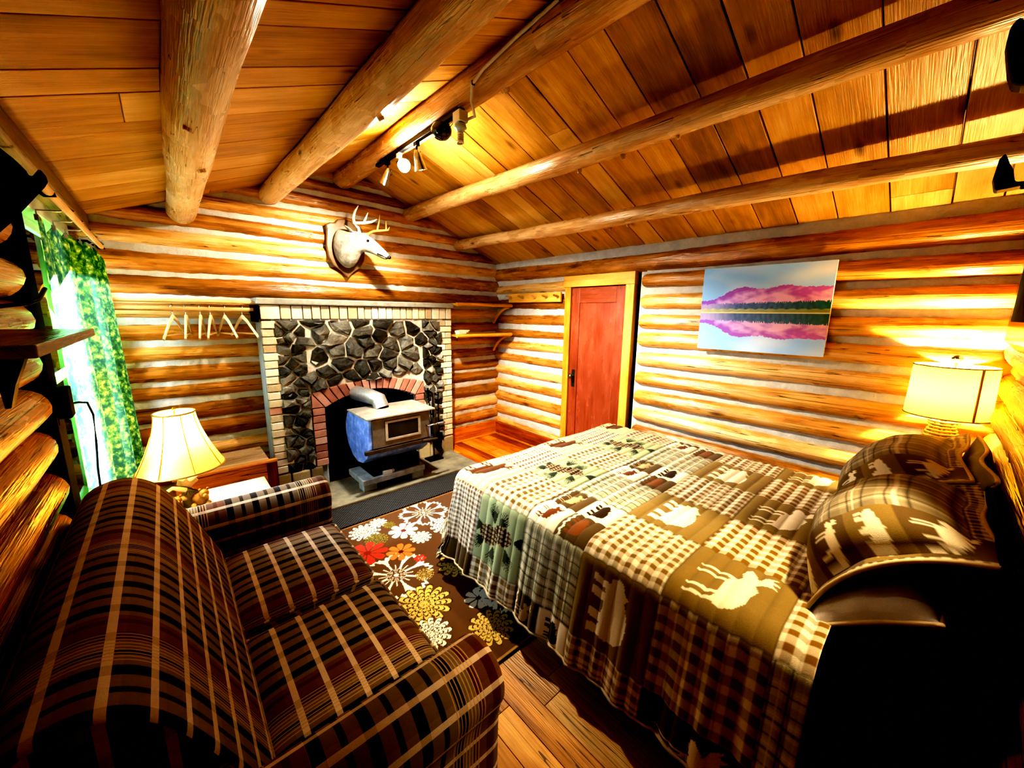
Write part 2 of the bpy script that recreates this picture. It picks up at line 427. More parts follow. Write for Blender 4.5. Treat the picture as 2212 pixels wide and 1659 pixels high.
mb = MB(); mb.prism([(y1-.057, .853), (y1-.053, .853), (y1-.052, .84), (y1-.058, .84)], X0-.0045, X0-.003, 'x'); mb.build('keyhole', M_blackm, hk)
mb = MB(); mb.box(XR+.03, XR+.05, DY0-.03, DY1+.03, 0, 1.95); mb.build('shadow_gap_board', M_blackm, door)  # black sheet standing in for shadow in the gap between logs and trim

# ---- window: casing, jambs, sash, glass
win = bpy.data.objects.new('window_1', None); C.objects.link(win); win.location = (XL, 3.0, 1.2); struct(win); tag(win, 'bright window in the left log wall behind the green curtain', 'window')
mb = MB()
mb.box(XL-.06, -.342, 2.205, 2.335, .30, 2.05, grain=2); mb.box(XL-.06, -.352, 2.335, WY0+.03, .30, 2.05, grain=2)
mb.build('window_casing', M_blackm, win, bevel=.006)  # matt black stands for the shade on the backlit casing
M_paintw = wood('white_painted_board', ['#b9c2c4', '#d4dcdd', '#e6ecec', '#f2f6f6', '#a0a8a8'], .45, .1, .3, .0, .15, .1)
mb = MB(); mb.box(XL-.08, -.37, WY1-.02, WY1+.09, .30, WZ1+.08, grain=2)
mb.box(XL-.08, -.36, WY0, WY1, WZ0-.12, WZ0+.0, grain=1); mb.box(XL-.08, -.37, WY0, WY1, WZ1, WZ1+.08, grain=1)
mb.build('window_frame', M_paintw, win, bevel=.004)
mb = MB()
for a in ((WY0+.05, WY0+.09, WZ0, WZ1), (WY1-.06, WY1-.02, WZ0, WZ1), (WY0+.05, WY1, WZ0, WZ0+.05), (WY0+.05, WY1, WZ1-.05, WZ1), (WY0+.05, WY1, 1.18, 1.22)): mb.box(XL-.05, XL-.02, a[0], a[1], a[2], a[3])
mb.build('window_sash', M_paintw, win, bevel=.003)
def glass_mat():
    g = G('window_glass'); tr = g.n('BsdfTransparent', {0: (.96, .98, 1, 1)}); gl = g.n('BsdfGlossy', {0: (1, 1, 1, 1), 'Roughness': .02}); fr = g.n('Fresnel', {0: 1.3})
    return g.done(g.n('MixShader', {0: fr.outputs[0], 1: tr.outputs[0], 2: gl.outputs[0]}))
mb = MB(); mb.box(XL-.037, XL-.033, WY0+.08, WY1-.05, WZ0+.04, WZ1-.04); mb.build('window_pane', glass_mat(), win)

# ================================================================== ROOF BEAMS
def beam(x0, z0, x1, z1, ra, rb, label, stubs=()):
    t = MB(); n = 26; pts = []; rr = []
    ph = rng.uniform(0, 6)
    for i in range(n+1):
        f = i/n; pts.append((x0+(x1-x0)*f+.008*math.sin(f*7+ph), YB+.02-(YB-YN+.02)*f, z0+(z1-z0)*f+.006*math.sin(f*9+ph)))
        rr.append((ra+(rb-ra)*f)*(1+.025*math.sin(f*17+ph)+.015*math.sin(f*41)))
    t.tube(pts, rr, 26)
    o = t.build('roof_beam', M_beam); tag(o, label, 'beam', 'peeled log beams under the roof boards')
    for (f, ang, l, r) in stubs:
        i = int(f*n); p = Vector(pts[i]); d = Vector((math.cos(ang), 0, math.sin(ang))); k = MB()
        k.tube([p+d*rr[i]*.7, p+d*(rr[i]+l*.6), p+d*(rr[i]+l)], [r*1.5, r, r*.7], 10); c = k.build('knot_stub', M_beam, None); c.parent = o
    return o
beam(.177, 2.232, .16, 2.225, .082, .088, 'thick peeled log beam nearest the curtain wall, leftmost of the roof beams', [(.42, -1.2, .012, .016), (.52, -1.9, .01, .012)])
beam(.75, 2.462, .78, 2.455, .074, .085, 'peeled log beam between the ridge beam and the leftmost beam', [(.5, -1.0, .012, .014)])
beam(1.325, 2.70, 1.36, 2.705, .082, .086, 'ridge log beam carrying the black track light and a white cable', [(.80, -1.4, .03, .028), (.57, -.9, .02, .02)])
beam(1.975, 2.515, 1.97, 2.455, .066, .062, 'honey-coloured log beam right of the ridge, glossy in the middle', [(.55, -1.3, .02, .014), (.65, -1.4, .02, .014), (.72, -1.5, .015, .01)])
beam(2.555, 2.285, 2.56, 2.205, .055, .054, 'thin log beam lowest on the right, just above the door wall', [(.5, -1.3, .02, .012), (.57, -1.4, .02, .01)])
# ================================================================== FIREPLACE
FX0, FX1, FY, FZ = .56, 2.30, 3.55, 1.60
fp = thing('fireplace', (1.43, 3.66, 0), 'stone fireplace framed in cream brick with a red brick arch, under the deer head', 'fireplace')
def brick_mat(name, a, b, c):
    g = G(name); r = g.attr('rnd'); p = g.obj(); n = g.noise(p, 22, 4, .65); n2 = g.noise(p, 90, 2)
    col = g.ramp(g.math('ADD', g.math('MULTIPLY', r, .7), g.math('MULTIPLY', n, .3)), [(.15, a), (.5, b), (.85, c)])
    col = g.mix(g.math('MULTIPLY', n2, .25), col, (.05, .04, .03, 1))
    return g.done(g.bsdf(col, .8, normal=g.bump(g.math('ADD', n, g.math('MULTIPLY', n2, .5)), .5, .008)))
M_cream = brick_mat('cream_brick', '#b9a888', '#ddd2b8', '#ece6d4')
M_red = brick_mat('red_brick', '#94604e', '#bb8a76', '#d2ab98')
M_found = brick_mat('tan_foundation_stone', '#8d7d5c', '#b8a67e', '#cfc19c')
def stone_mat():
    g = G('dark_field_stone'); r = g.attr('rnd'); p = g.obj(); n = g.noise(p, 9, 6, .7, .4); n2 = g.noise(p, 60, 3, .6)
    c = g.ramp(g.math('ADD', g.math('MULTIPLY', n, .75), g.math('MULTIPLY', g.math('SUBTRACT', r, .5), .45)), [(.2, '#26251f'), (.40, '#57554d'), (.58, '#89867a'), (.80, '#c2beb2')])
    return g.done(g.bsdf(c, .6, normal=g.bump(g.math('ADD', n, g.math('MULTIPLY', n2, .35)), .8, .02), coat=.1))
M_stone = stone_mat()
M_plast = plain('whitewashed_plaster', '#bfc6c8', .8, nz=.22, scale=9, bump=.5)
M_mortar = plain('stone_mortar', '#d8d4c6', .85, nz=.25, scale=40, bump=.6)
M_soot = plain('soot', '#050404', .95, nz=.3, spec=.05)
# opening outline (x,z)
OL, OR = .977, 1.85
def arc_in(f):   # inner arch: f 0..1
    x = OL+(OR-OL)*f; return (x, .715+.115*(1-(2*f-1)**2))
def arc_out(f):
    x = .878+(1.944-.878)*f; return (x, .852+.072*(1-(2*f-1)**2))
# core, built around the hollow
mb = MB()
mb.box(FX0, OL, FY+.02, YB-.038, 0, FZ-.01); mb.box(OR, FX1, FY+.02, YB-.038, 0, FZ-.01)
n = 24
for i in range(n):
    a = arc_in(i/n); b = arc_in((i+1)/n); zz = min(a[1], b[1]); mb.box(a[0], b[0], FY+.02, YB-.038, zz, FZ-.01)
mb.build('chimney_breast', M_plast, fp)
mb = MB(); mb.box(OL-.0, OR+.0, YB-.075, YB-.045, 0, .9); mb.box(OL, OL+.004, FY+.03, YB-.05, 0, .75); mb.box(OR-.004, OR, FY+.03, YB-.05, 0, .75); mb.box(OL, OR, FY+.02, YB-.05, .03, .04)
mb.build('firebox_lining', M_soot, fp)
mb = MB(); M = Matrix()
mb.box(FX0-.02, FX1+.015, FY-.04, YB-.038, FZ-.005, FZ+.045, grain=0)
mb.build('mantel_slab', plain('concrete_mantel', '#a8a79c', .7, nz=.3, scale=14, bump=.5), fp, bevel=.010)
# cream brick: toothed sides and a soldier course
mb = MB()
def bk(x0, x1, z0, z1, y=FY, m=0):
    j = rng.uniform(-.006, .006); mb.box(x0+.003, x1-.003, y-.012+j, y+.05, z0+.003, z1-.003, m=m)
rh = .0635; z = .20; k = 0
while z < 1.46:
    z1 = min(z+rh, 1.478); lo = k % 2
    bk(FX0, .705 if lo else .655, z, z1, m=1 if (k == 8) else 0)
    if lo == 0 and k % 4 == 0: pass
    bk(2.125 if lo else 2.16, FX1 if lo == 0 else 2.225, z, z1)
    if lo: bk(2.225, FX1, z, z1)
    z = z1; k += 1
x = FX0; bk(FX0, .70, 1.478, FZ-.006); x = .70
while x < FX1-.02:
    w = rng.uniform(.06, .09); w = FX1-x if x+w > FX1-.03 else w; bk(x, x+w, 1.478, FZ-.006); x += w
mb.build('cream_brick_surround', [M_cream, M_red], fp, bevel=.006)
# foundation stones
mb = MB(); x = FX0; right_done = False
while x < FX1:
    w = rng.uniform(.10, .18)
    if x+w > FX1-.04: w = FX1-x
    if x > OL and not right_done: mb.build('foundation_stones', M_found, fp, bevel=.012); mb = MB(); right_done = True
    if not (OL-.02 < x+w/2 < OR+.02): mb.box(x+.004, x+w-.004, FY-.02+rng.uniform(-.008, .008), FY+.05, 0, .185+rng.uniform(-.01, .008))
    x += w
mb.build('foundation_stones', M_found, fp, bevel=.012)
# red brick arch
mb = MB(); z = .19
while z < .70:
    z1 = min(z+.066, .72)
    for a, b in ((.872, OL), (OR, 1.95)):
        mb.box(a+.003, b-.003, FY-.018+rng.uniform(-.004, .004), FY+.1, z+.003, z1-.003)
    z = z1
N = 15
for i in range(N):
    f0, f1 = i/N+.004, (i+1)/N-.004
    p = [arc_in(f0), arc_in(f1), arc_out(f1), arc_out(f0)]
    if i == 7: p = [(q[0]+(0), q[1]+(.05 if k > 1 else 0)) for k, q in enumerate(p)]
    mb.prism(p, FY-.02+rng.uniform(-.004, .004), FY+.1, 'y')
mb.prism([(.872, .723), (.972, .720), (.876, .850)], FY-.018, FY+.1, 'y'); mb.prism([(1.95, .723), (1.856, .720), (1.948, .850)], FY-.018, FY+.1, 'y')
mb.build('red_brick_arch', [M_red], fp, bevel=.005)
# field stones: shrunken voronoi cells with a broken raised face
def clip(poly, a, b, c):
    out = []
    for i in range(len(poly)):
        p, q = poly[i], poly[(i+1) % len(poly)]; dp = a*p[0]+b*p[1]-c; dq = a*q[0]+b*q[1]-c
        if dp <= 0: out.append(p)
        if (dp < 0 < dq) or (dq < 0 < dp): t = dp/(dp-dq); out.append((p[0]+t*(q[0]-p[0]), p[1]+t*(q[1]-p[1])))
    return out
SX0, SX1, SZ0, SZ1 = .665, 2.165, .17, 1.475
def blocked(x, z):
    if .872 < x < 1.95:
        f = (x-.878)/(1.944-.878); return z < arc_out(min(1, max(0, f)))[1]+.008
    return False
sites = []
tries = 0
while len(sites) < 175 and tries < 20000:
    tries += 1; p = (rng.uniform(SX0, SX1), rng.uniform(SZ0, SZ1)); md = .085+.05*(p[1] > .95)*rng.random()
    if p[0] < .88 or p[0] > 1.94: md = .062
    if all(((p[0]-q[0])/1.35)**2+(p[1]-q[1])**2 > (md*.8)**2 for q in sites): sites.append(p)
mb = MB()
for i, s in enumerate(sites):
    poly = [(SX0-.02, SZ0), (SX1+.02, SZ0), (SX1+.02, SZ1), (SX0-.02, SZ1)]
    for j, q in enumerate(sites):
        if i != j and abs(q[0]-s[0]) < .6 and abs(q[1]-s[1]) < .6:
            a, b = (q[0]-s[0])/1.6, q[1]-s[1]; mx, mz = (s[0]+q[0])/2, (s[1]+q[1])/2
            poly = clip(poly, a, b, a*mx+b*mz)
            if len(poly) < 3: break
    if len(poly) < 3: continue
    cx = sum(p[0] for p in poly)/len(poly); cz = sum(p[1] for p in poly)/len(poly)
    if blocked(cx, cz): continue
    # subdivide edges and jitter for a broken outline
    P = []
    for k in range(len(poly)):
        p, q = poly[k], poly[(k+1) % len(poly)]; l = math.hypot(q[0]-p[0], q[1]-p[1]); ns = max(1, int(l/.045))
        for t in range(ns): P.append((p[0]+(q[0]-p[0])*t/ns, p[1]+(q[1]-p[1])*t/ns))
    sh = rng.uniform(.86, .94)
    P = [(cx+(p[0]-cx)*sh+rng.uniform(-.004, .004), cz+(p[1]-cz)*sh+rng.uniform(-.004, .004)) for p in P]
    if cx < .875: P = [(min(x, .868), z) for x, z in P]
    elif cx > 1.946: P = [(max(x, 1.955), z) for x, z in P]
    else: P = [(x, max(z, arc_out(min(1, max(0, (x-.878)/1.066)))[1]+.004)) for x, z in P]
    n = len(P); dep = rng.uniform(.015, .045); tx, tz = rng.uniform(-.22, .22), rng.uniform(-.22, .22)
    V = [(x, FY+.03, z) for x, z in P]
    V += [(cx+(x-cx)*.97, FY-.004+rng.uniform(-.006, .006), cz+(z-cz)*.97) for x, z in P]
    V += [(cx+(x-cx)*.74+rng.uniform(-.008, .008), FY-dep+tx*(x-cx)+tz*(z-cz)+rng.uniform(-.008, .008), cz+(z-cz)*.74+rng.uniform(-.008, .008)) for x, z in P]
    V.append((cx+rng.uniform(-.02, .02), FY-dep-.008, cz+rng.uniform(-.02, .02)))
    F = []
    for L in (0, 1):
        for k in range(n): F.append((L*n+k, L*n+(k+1) % n, (L+1)*n+(k+1) % n, (L+1)*n+k))
    for k in range(n): F.append((2*n+k, 2*n+(k+1) % n, 3*n))
    mb.add(V, F, None)
mb.build('stone_facing', M_stone, fp)
mb = MB(); m2 = 40
for i in range(m2):
    x0 = SX0-.03+(SX1-SX0+.06)*i/m2; x1 = SX0-.03+(SX1-SX0+.06)*(i+1)/m2; xc = (x0+x1)/2
    zb = .17 if not (.872 < xc < 1.95) else arc_out((xc-.878)/1.066)[1]-.03
    mb.box(x0, x1, FY+.004, FY+.03, zb, 1.48)
mb.build('mortar_bed', M_mortar, fp)

# hearth slab and rubber mat
mb = MB(); mb.box(.52, 2.27, 3.02, 3.53, .0005, .022)
o = mb.build('hearth_slab', plain('grey_hearth_concrete', '#8f8a78', .8, nz=.4, scale=7, bump=.5), None, bevel=.006); tag(o, 'worn grey concrete hearth slab in front of the fireplace', 'hearth')
def mat_rub():
    g = G('woven_rubber'); u, v, _ = g.sep(g.obj())
    c = g.math('MULTIPLY', g.math('SINE', g.math('MULTIPLY', u, 260.0)), g.math('SINE', g.math('MULTIPLY', v, 260.0)))
    col = g.ramp(g.math('ADD', g.math('MULTIPLY', c, .5), .5), [(.3, '#141516'), (.8, '#4c4e50')])
    return g.done(g.bsdf(col, .7, normal=g.bump(c, .6, .006)))
mb = MB(); mb.box(.56, 2.02, 2.70, 3.005, .001, .012); o = mb.build('hearth_mat', mat_rub(), None, bevel=.003); tag(o, 'dark textured doormat between the hearth slab and the flowered rug', 'mat')

# ================================================================== WOOD STOVE
st = thing('wood_stove', (1.42, 3.2, .022), 'rounded steel wood stove with a square glass door, standing before the brick arch', 'stove')
def stove_mat():
    g = G('daylight_blue_stove_steel'); p = g.obj(); n = g.noise(p, 12, 5, .7); n2 = g.noise(p, 45, 3, .6)
    c = g.ramp(n, [(.3, '#5f82cc'), (.5, '#86a8ee'), (.62, '#b0ccfa'), (.75, '#dcebff')])  # blue window daylight put into the steel's colour
    return g.done(g.bsdf(c, .42, .1, normal=g.bump(n2, .3, .006), coat=.1))
M_stove = stove_mat(); M_stoveb = plain('brown_stove_steel', '#5d5146', .5, .5, nz=.3, scale=18); M_stovetop = plain('worn_stove_top', '#c4bbac', .45, .5, nz=.3, scale=14)
SX0_, SX1_ = 1.135, 1.70
prof = [(2.985, .70), (2.985, .437)]+[(3.02, .395)]
cyy, czz, ry, rz = 3.26, .50, .27, .245
for k in range(11):
    a = math.radians(-140+k*26); prof.append((cyy+ry*math.cos(a)*1.0, czz+rz*math.sin(a))) if k*26-140 < 65 else None
prof.append((3.33, .70))
mb = MB(); mb.prism(prof, SX0_, SX1_, 'x'); mb.build('stove_body', M_stove, st, bevel=.006)
mb = MB(); mb.box(1.10, 1.72, 2.93, 3.36, .70, .715); mb.build('stove_top', M_stovetop, st, bevel=.003)
dr = MB(); dr.box(1.16, 1.675, 2.962, 2.985, .445, .69); dr = dr.build('stove_door', plain('pewter_door_steel', '#8f877c', .4, .6, nz=.25, scale=20), st, bevel=.004)
mb = MB(); mb.box(1.285, 1.56, 2.955, 2.962, .515, .645); mb.build('door_glass', plain('smoked_glass', '#3a342c', .15, .1, nz=.35, scale=8), dr)
mb = MB()
for a in ((1.262, 1.285, .495, .665), (1.56, 1.583, .495, .665)): mb.box(a[0], a[1], 2.95, 2.962, a[2], a[3])
for a in ((1.285, 1.56, .495, .515), (1.285, 1.56, .645, .665)): mb.box(a[0], a[1], 2.95, 2.962, a[2], a[3])
mb.build('glass_frame', M_stovetop, dr, bevel=.002)
mb = MB(); mb.tube([(1.64, 2.955, .56), (1.645, 2.92, .565), (1.70, 2.91, .57), (1.80, 2.905, .572)], [.007, .007, .009, .009], 8)
for i in range(9): mb.ball((1.71+i*.011, 2.908, .5705+i*.0003), (.0045, .013, .013), 8, 6)
mb.build('door_handle', M_steel, dr)
mb = MB(); mb.box(1.09, 1.72, 2.955, 2.985, .405, .437); mb.tube([(1.6, 2.95, .43), (1.74, 2.94, .425)], .01, 8); mb.build('ash_lip', M_stoveb, st, bevel=.004)
mb = MB(); mb.tube([(1.36, 3.24, .71), (1.35, 3.27, .78), (1.31, 3.36, .80), (1.26, 3.5, .81), (1.23, 3.70, .82)], .068, 20); mb.build('flue_pipe', plain('galvanised_pipe', '#c5c3bd', .4, .7, nz=.2), st)
mb = MB(); mb.box(1.20, 1.64, 3.10, 3.42, .10, .275); mb.build('stove_pedestal', M_black, st, bevel=.01)
g_ = plain('flaked_grey_paint', '#b4bcc0', .75, nz=.35, scale=14, bump=.6)
mb = MB(); mb.box(1.10, 1.68, 3.07, 3.42, .095, .15, M=Matrix.Translation((0, 0, 0))); mb.box(1.12, 1.24, 3.12, 3.24, .022, .095); mb.box(1.56, 1.68, 3.10, 3.22, .022, .095); mb.box(1.2, 1.66, 3.24, 3.42, .022, .095)
mb.build('stove_plinth', g_, st, bevel=.008)
mb = MB(); mb.box(1.28, 1.36, 3.075, 3.11, .150, .183); o = mb.build('matchbox', M_white, None, bevel=.003); tag(o, 'small white box on the plinth under the stove', 'box')
mb = MB(); mb.ball((1.375, 3.098, .166), .016, 12, 8); mb.tube([(1.375, 3.098, .166), (1.44, 3.12, .156)], [.006, .004], 8); o = mb.build('damper_key', plain('pale_enamel', '#d8d8d4', .3), None); tag(o, 'small white-headed key lying beside the white box under the stove', 'key')

# fire tools leaning at the right
ft = thing('fire_tool_stand', (1.98, 3.42, .022), 'dark iron fire tools hanging at the right side of the stove', 'fire tools')
mb = MB(); mb.tube([(1.98, 3.42, .022), (1.98, 3.42, .74)], .008, 8); mb.tube([(1.90, 3.40, .70), (1.98, 3.42, .72), (2.06, 3.44, .70)], .006, 8); mb.box(1.90, 2.06, 3.36, 3.48, .022, .034); mb.build('stand', M_black, ft)
mb = MB(); mb.tube([(1.915, 3.39, .72), (1.93, 3.385, .55), (1.955, 3.38, .3), (1.94, 3.37, .26)], [.006, .005, .005, .006], 8); mb.tube([(1.915, 3.39, .72), (1.91, 3.39, .80)], [.011, .008], 8); mb.build('poker', M_black, ft)
mb = MB(); mb.tube([(2.05, 3.43, .72), (2.04, 3.42, .45), (2.03, 3.41, .30)], .005, 8); mb.prism([(1.985, .32), (2.075, .30), (2.06, .14), (2.02, .10), (1.98, .16)], 3.395, 3.41, 'y'); mb.build('shovel', M_black, ft)
mb = MB()
for i in range(34):
    a = rng.uniform(0, 6.28); r0 = rng.uniform(.0, .025); x0, y0 = 1.99+r0*math.cos(a), 3.395+r0*math.sin(a)*.6
    mb.tube([(x0, y0, .48), (x0+.5*r0*math.cos(a), y0, .34), (x0+1.2*r0*math.cos(a)+rng.uniform(-.02, .02), y0, .2+rng.uniform(-.04, .05))], [.004, .003, .0015], 5)
mb.tube([(1.99, 3.395, .47), (1.98, 3.40, .74)], .009, 8)
mb.build('hearth_broom', plain('dark_straw', '#4a3c26', .8, nz=.3), ft)
mb = MB(); mb.tube([(2.045, 3.36, .06), (2.04, 3.365, .13), (2.03, 3.375, .22)], [.002, .010, .004], 6); mb.tube([(2.03, 3.375, .22), (2.01, 3.38, .34)], .004, 6); mb.build('hanging_spike', M_black, ft)

# ================================================================== SHELVES, RAIL, HANGERS
def alcove_shelf(z, label):
    t = thing('alcove_shelf', (2.7, 3.6, z), label, 'shelf', 'alcove shelves right of the fireplace')
    mb = MB(); mb.box(2.315, 3.10, 3.46, 3.755, z-.022, z); mb.build('board', M_trim, t, bevel=.003)
    mb = MB(); mb.tube([(2.30, 3.44, z-.012), (2.55, 3.437, z-.010), (2.85, 3.44, z-.013), (3.07, 3.435, z-.012)], [.019, .018, .020, .021], 12); mb.build('front_pole', M_trim, t)
    mb = MB(); pts = []
    for i in range(9):
        f = i/8; pts.append((3.055, 3.45+.30*f**.8, z-.03-.19*f**1.7))
    mb.tube(pts, [.016]*9, 10); mb.build('branch_bracket', M_trim, t); return t
alcove_shelf(1.648, 'upper branch-edged shelf in the corner right of the fireplace mantel')
alcove_shelf(1.315, 'lower branch-edged shelf in the corner, holding a pale bundle')
mb = MB()
for i in range(9): mb.tube([(2.325+rng.uniform(0, .03), 3.47+.02*(i % 3), 1.325+.012*(i//3)), (2.40, 3.48+.02*(i % 3), 1.328+.013*(i//3)), (2.47+rng.uniform(-.03, .03), 3.47+.02*(i % 3), 1.33+.014*(i//3))], [.011, .012, .006], 8)
o = mb.build('kindling_bundle', plain('pale_kindling', '#e4dcc0', .7, nz=.2), None); tag(o, 'pale bundle of kindling lying on the lower corner shelf', 'kindling')

pr_ = thing('peg_rail', (3.1, 3.06, 1.72), 'pine coat rail with wooden pegs on the log wall left of the door', 'coat rail')
mb = MB(); mb.box(3.07, 3.095, 2.685, 3.49, 1.672, 1.772); mb.box(3.095, 3.13, 2.72, 2.80, 1.69, 1.75); mb.box(3.095, 3.13, 3.36, 3.44, 1.69, 1.75); mb.build('rail_board', M_trim, pr_, bevel=.003)
for y in (3.44, 3.24, 3.04, 2.87, 2.71):
    mb = MB(); mb.tube([(3.075, y, 1.722), (3.0, y+.004, 1.738), (2.985, y+.004, 1.742)], [.011, .010, .008], 10); mb.build('peg', M_pole, pr_)

sh = thing('closet_shelf', (.16, 3.65, 1.6), 'narrow pole-edged shelf above the hanging rail, left of the fireplace', 'shelf')
mb = MB(); mb.box(-.33, .545, 3.58, 3.755, 1.596, 1.612); mb.build('board', M_pole, sh, bevel=.002)
mb = MB(); mb.tube([(-.33, 3.56, 1.607), (.1, 3.558, 1.609), (.545, 3.56, 1.606)], [.013, .014, .013], 12); mb.build('front_pole', M_pole, sh)
rd = thing('hanging_rail', (.16, 3.56, 1.556), 'pale wooden rail carrying coat hangers beside the fireplace', 'clothes rail')
mb = MB(); mb.tube([(-.34, 3.56, 1.556), (.1, 3.56, 1.554), (.525, 3.56, 1.552)], .016, 14); mb.build('pole', M_pole, rd)
mb = MB(); mb.box(.528, .545, 3.50, 3.74, 1.46, 1.59); mb.box(.50, .528, 3.54, 3.58, 1.525, 1.54); mb.build('end_bracket', M_black, rd, bevel=.003)
M_hang = wood('blond_hanger_wood', ['#c69a5e', '#dcb882', '#e8cda0', '#f3e2c2', '#9a7040'], .35, .4, .0, .0, .1, .3)
hg = thing('coat_hanger', (0, 0, 0), '', 'coat hanger', 'wooden coat hangers on the rail')
mb = MB(); pts = []
for i in range(15):
    a = math.radians(-60+i*18); pts.append((0, .022*math.sin(a)*1.0, -.004+.022*math.cos(a)-.0))
mb.tube([(0, 0, -.075), (0, 0, -.05)]+[(0, .020*math.cos(math.radians(a)), -.004+.0215*math.sin(math.radians(a))) for a in range(-80, 190, 22)], .0022, 8); mb.build('hook', M_steel, hg)
mb = MB(); pts = [(0, -.20, -.215), (0, -.14, -.165), (0, -.06, -.10), (0, 0, -.068), (0, .06, -.10), (0, .14, -.165), (0, .20, -.215)]
mb.tube(pts, [.010, .011, .013, .016, .013, .011, .010], 12, flat=(.62, 1)); mb.build('shoulder', M_hang, hg)
mb = MB(); mb.tube([(0, -.19, -.192), (0, .19, -.192)], .0055, 10); mb.build('crossbar', M_hang, hg)
hl = [(.055, .33, 'wooden coat hanger turned widest, leftmost on the rail'), (.125, .13, 'wooden coat hanger hanging nearly edge-on, second from the left end of the rail'),
      (.205, .16, 'wooden coat hanger third from the left end of the rail, close before the next one'), (.262, .22, 'wooden coat hanger fourth from the left, almost touching its left neighbour'),
      (.345, -.20, 'wooden coat hanger turned half open, second from the fireplace'), (.452, -.30, 'wooden coat hanger turned open, nearest the fireplace on the rail')]
for i, (x, rz, lb) in enumerate(hl):
    o = hg if i == 0 else dup(hg, (0, 0, 0))
    o.location = (x, 3.56, 1.568); o.rotation_euler = (0, 0, -rz); o['label'] = lb

# ================================================================== DEER HEAD
dh = thing('deer_head_mount', (1.31, 3.72, 2.1), 'mounted deer head with white antlers on a shield board above the fireplace', 'deer head')
half = [(0, 2.362), (.06, 2.35), (.085, 2.318), (.13, 2.312), (.165, 2.29), (.158, 2.255), (.165, 2.20), (.172, 2.12), (.160, 2.02), (.12, 1.95), (.05, 1.90), (.0, 1.845)]
poly = [(1.31+x, z) for x, z in half]+[(1.31-x, z) for x, z in half[1:-1]][::-1]
mb = MB(); mb.prism(poly, 3.715, 3.745, 'y'); mb.build('shield_board', plain('brown_shield', '#7d6040', .4, nz=.25, coat=.4), dh, bevel=.01)
def fur():
    g = G('deer_fur'); p = g.obj(); n = g.noise(p, 18, 4, .6); n2 = g.noise(p, 160, 2); z = g.sep(p)[2]
    c = g.ramp(n, [(.3, '#6f6b60'), (.5, '#989488'), (.7, '#bcb8ac')]); top = g.ramp(z, [(.06, 0.0), (.16, 1.0)])
    c = g.mix(g.math('MULTIPLY', top, .6), c, '#a08560')
    return g.done(g.bsdf(c, .85, normal=g.bump(n2, .5, .004), sheen=.3))
M_fur = fur()
mb = MB()
mb.loft([((1.30, 3.72, 2.12), (.0, -1, .0), .115, .17), ((1.295, 3.68, 2.11), (.05, -1, 0), .112, .185), ((1.30, 3.62, 2.105), (.15, -1, .1), .095, .165), ((1.325, 3.57, 2.13), (.45, -1, .3), .078, .12),
         ((1.365, 3.53, 2.15), (.75, -1, .0), .068, .085), ((1.405, 3.485, 2.135), (.75, -.9, -.25), .062, .073), ((1.445, 3.445, 2.105), (.75, -.8, -.5), .050, .058), ((1.485, 3.405, 2.065), (.75, -.8, -.6), .036, .043), ((1.52, 3.37, 2.032), (.75, -.8, -.6), .031, .035), ((1.538, 3.352, 2.018), (.75, -.8, -.6), .022, .024)], 24)
mb.build('head_and_neck', M_fur, dh, subsurf=1)
mb = MB(); mb.ball((1.543, 3.347, 2.018), (.017, .017, .015), 12, 8); mb.build('nose', plain('deer_nose', '#2a2320', .35), dh)
for ex in ((1.393, 3.425, 2.148), (1.452, 3.488, 2.148)):
    mb = MB(); mb.ball(ex, .0125, 12, 8); mb.build('eye', plain('glass_eye', '#120c08', .05, coat=1), dh)
for b, tip in (((1.325, 3.545, 2.215), (1.245, 3.555, 2.275)), ((1.405, 3.555, 2.205), (1.475, 3.60, 2.25))):
    b = Vector(b); tip = Vector(tip); d = tip-b; mb = MB()
    mb.loft([(b+d*f, d, w, w*.35) for f, w in ((0, .014), (.25, .026), (.55, .030), (.8, .020), (1, .004))], 14); mb.build('ear', M_fur, dh)
M_ant = plain('bone_antler', '#e6dcc4', .4, nz=.15, scale=25)
mb = MB(); mb.tube([(1.372, 3.545, 2.215), (1.36, 3.535, 2.262), (1.322, 3.52, 2.298)], [.013, .012, .012], 10); mb.tube([(1.322, 3.52, 2.295), (1.308, 3.505, 2.335), (1.318, 3.48, 2.385), (1.337, 3.45, 2.427)], [.013, .011, .009, .003], 10)
mb.tube([(1.322, 3.52, 2.297), (1.376, 3.45, 2.294), (1.43, 3.41, 2.305), (1.465, 3.385, 2.328)], [.013, .012, .009, .003], 10); mb.tube([(1.374, 3.452, 2.295), (1.39, 3.435, 2.335), (1.403, 3.42, 2.376)], [.010, .008, .003], 10); mb.build('antler', M_ant, dh)
mb = MB(); mb.tube([(1.425, 3.52, 2.205), (1.442, 3.50, 2.228), (1.462, 3.455, 2.240), (1.50, 3.40, 2.243), (1.545, 3.345, 2.246), (1.553, 3.335, 2.272)], [.012, .012, .011, .010, .008, .003], 10); mb.tube([(1.479, 3.425, 2.243), (1.495, 3.42, 2.31), (1.508, 3.42, 2.378)], [.009, .007, .003], 10); mb.tube([(1.532, 3.36, 2.246), (1.534, 3.36, 2.322)], [.008, .003], 10); mb.build('antler', plain('tan_antler', '#c49a5e', .45, nz=.2), dh)
mb = MB(); mb.tube([(1.452, 3.385, 2.048), (1.49, 3.36, 2.028), (1.525, 3.343, 2.008)], .003, 6); mb.build('mouth_line', M_blackm, dh)
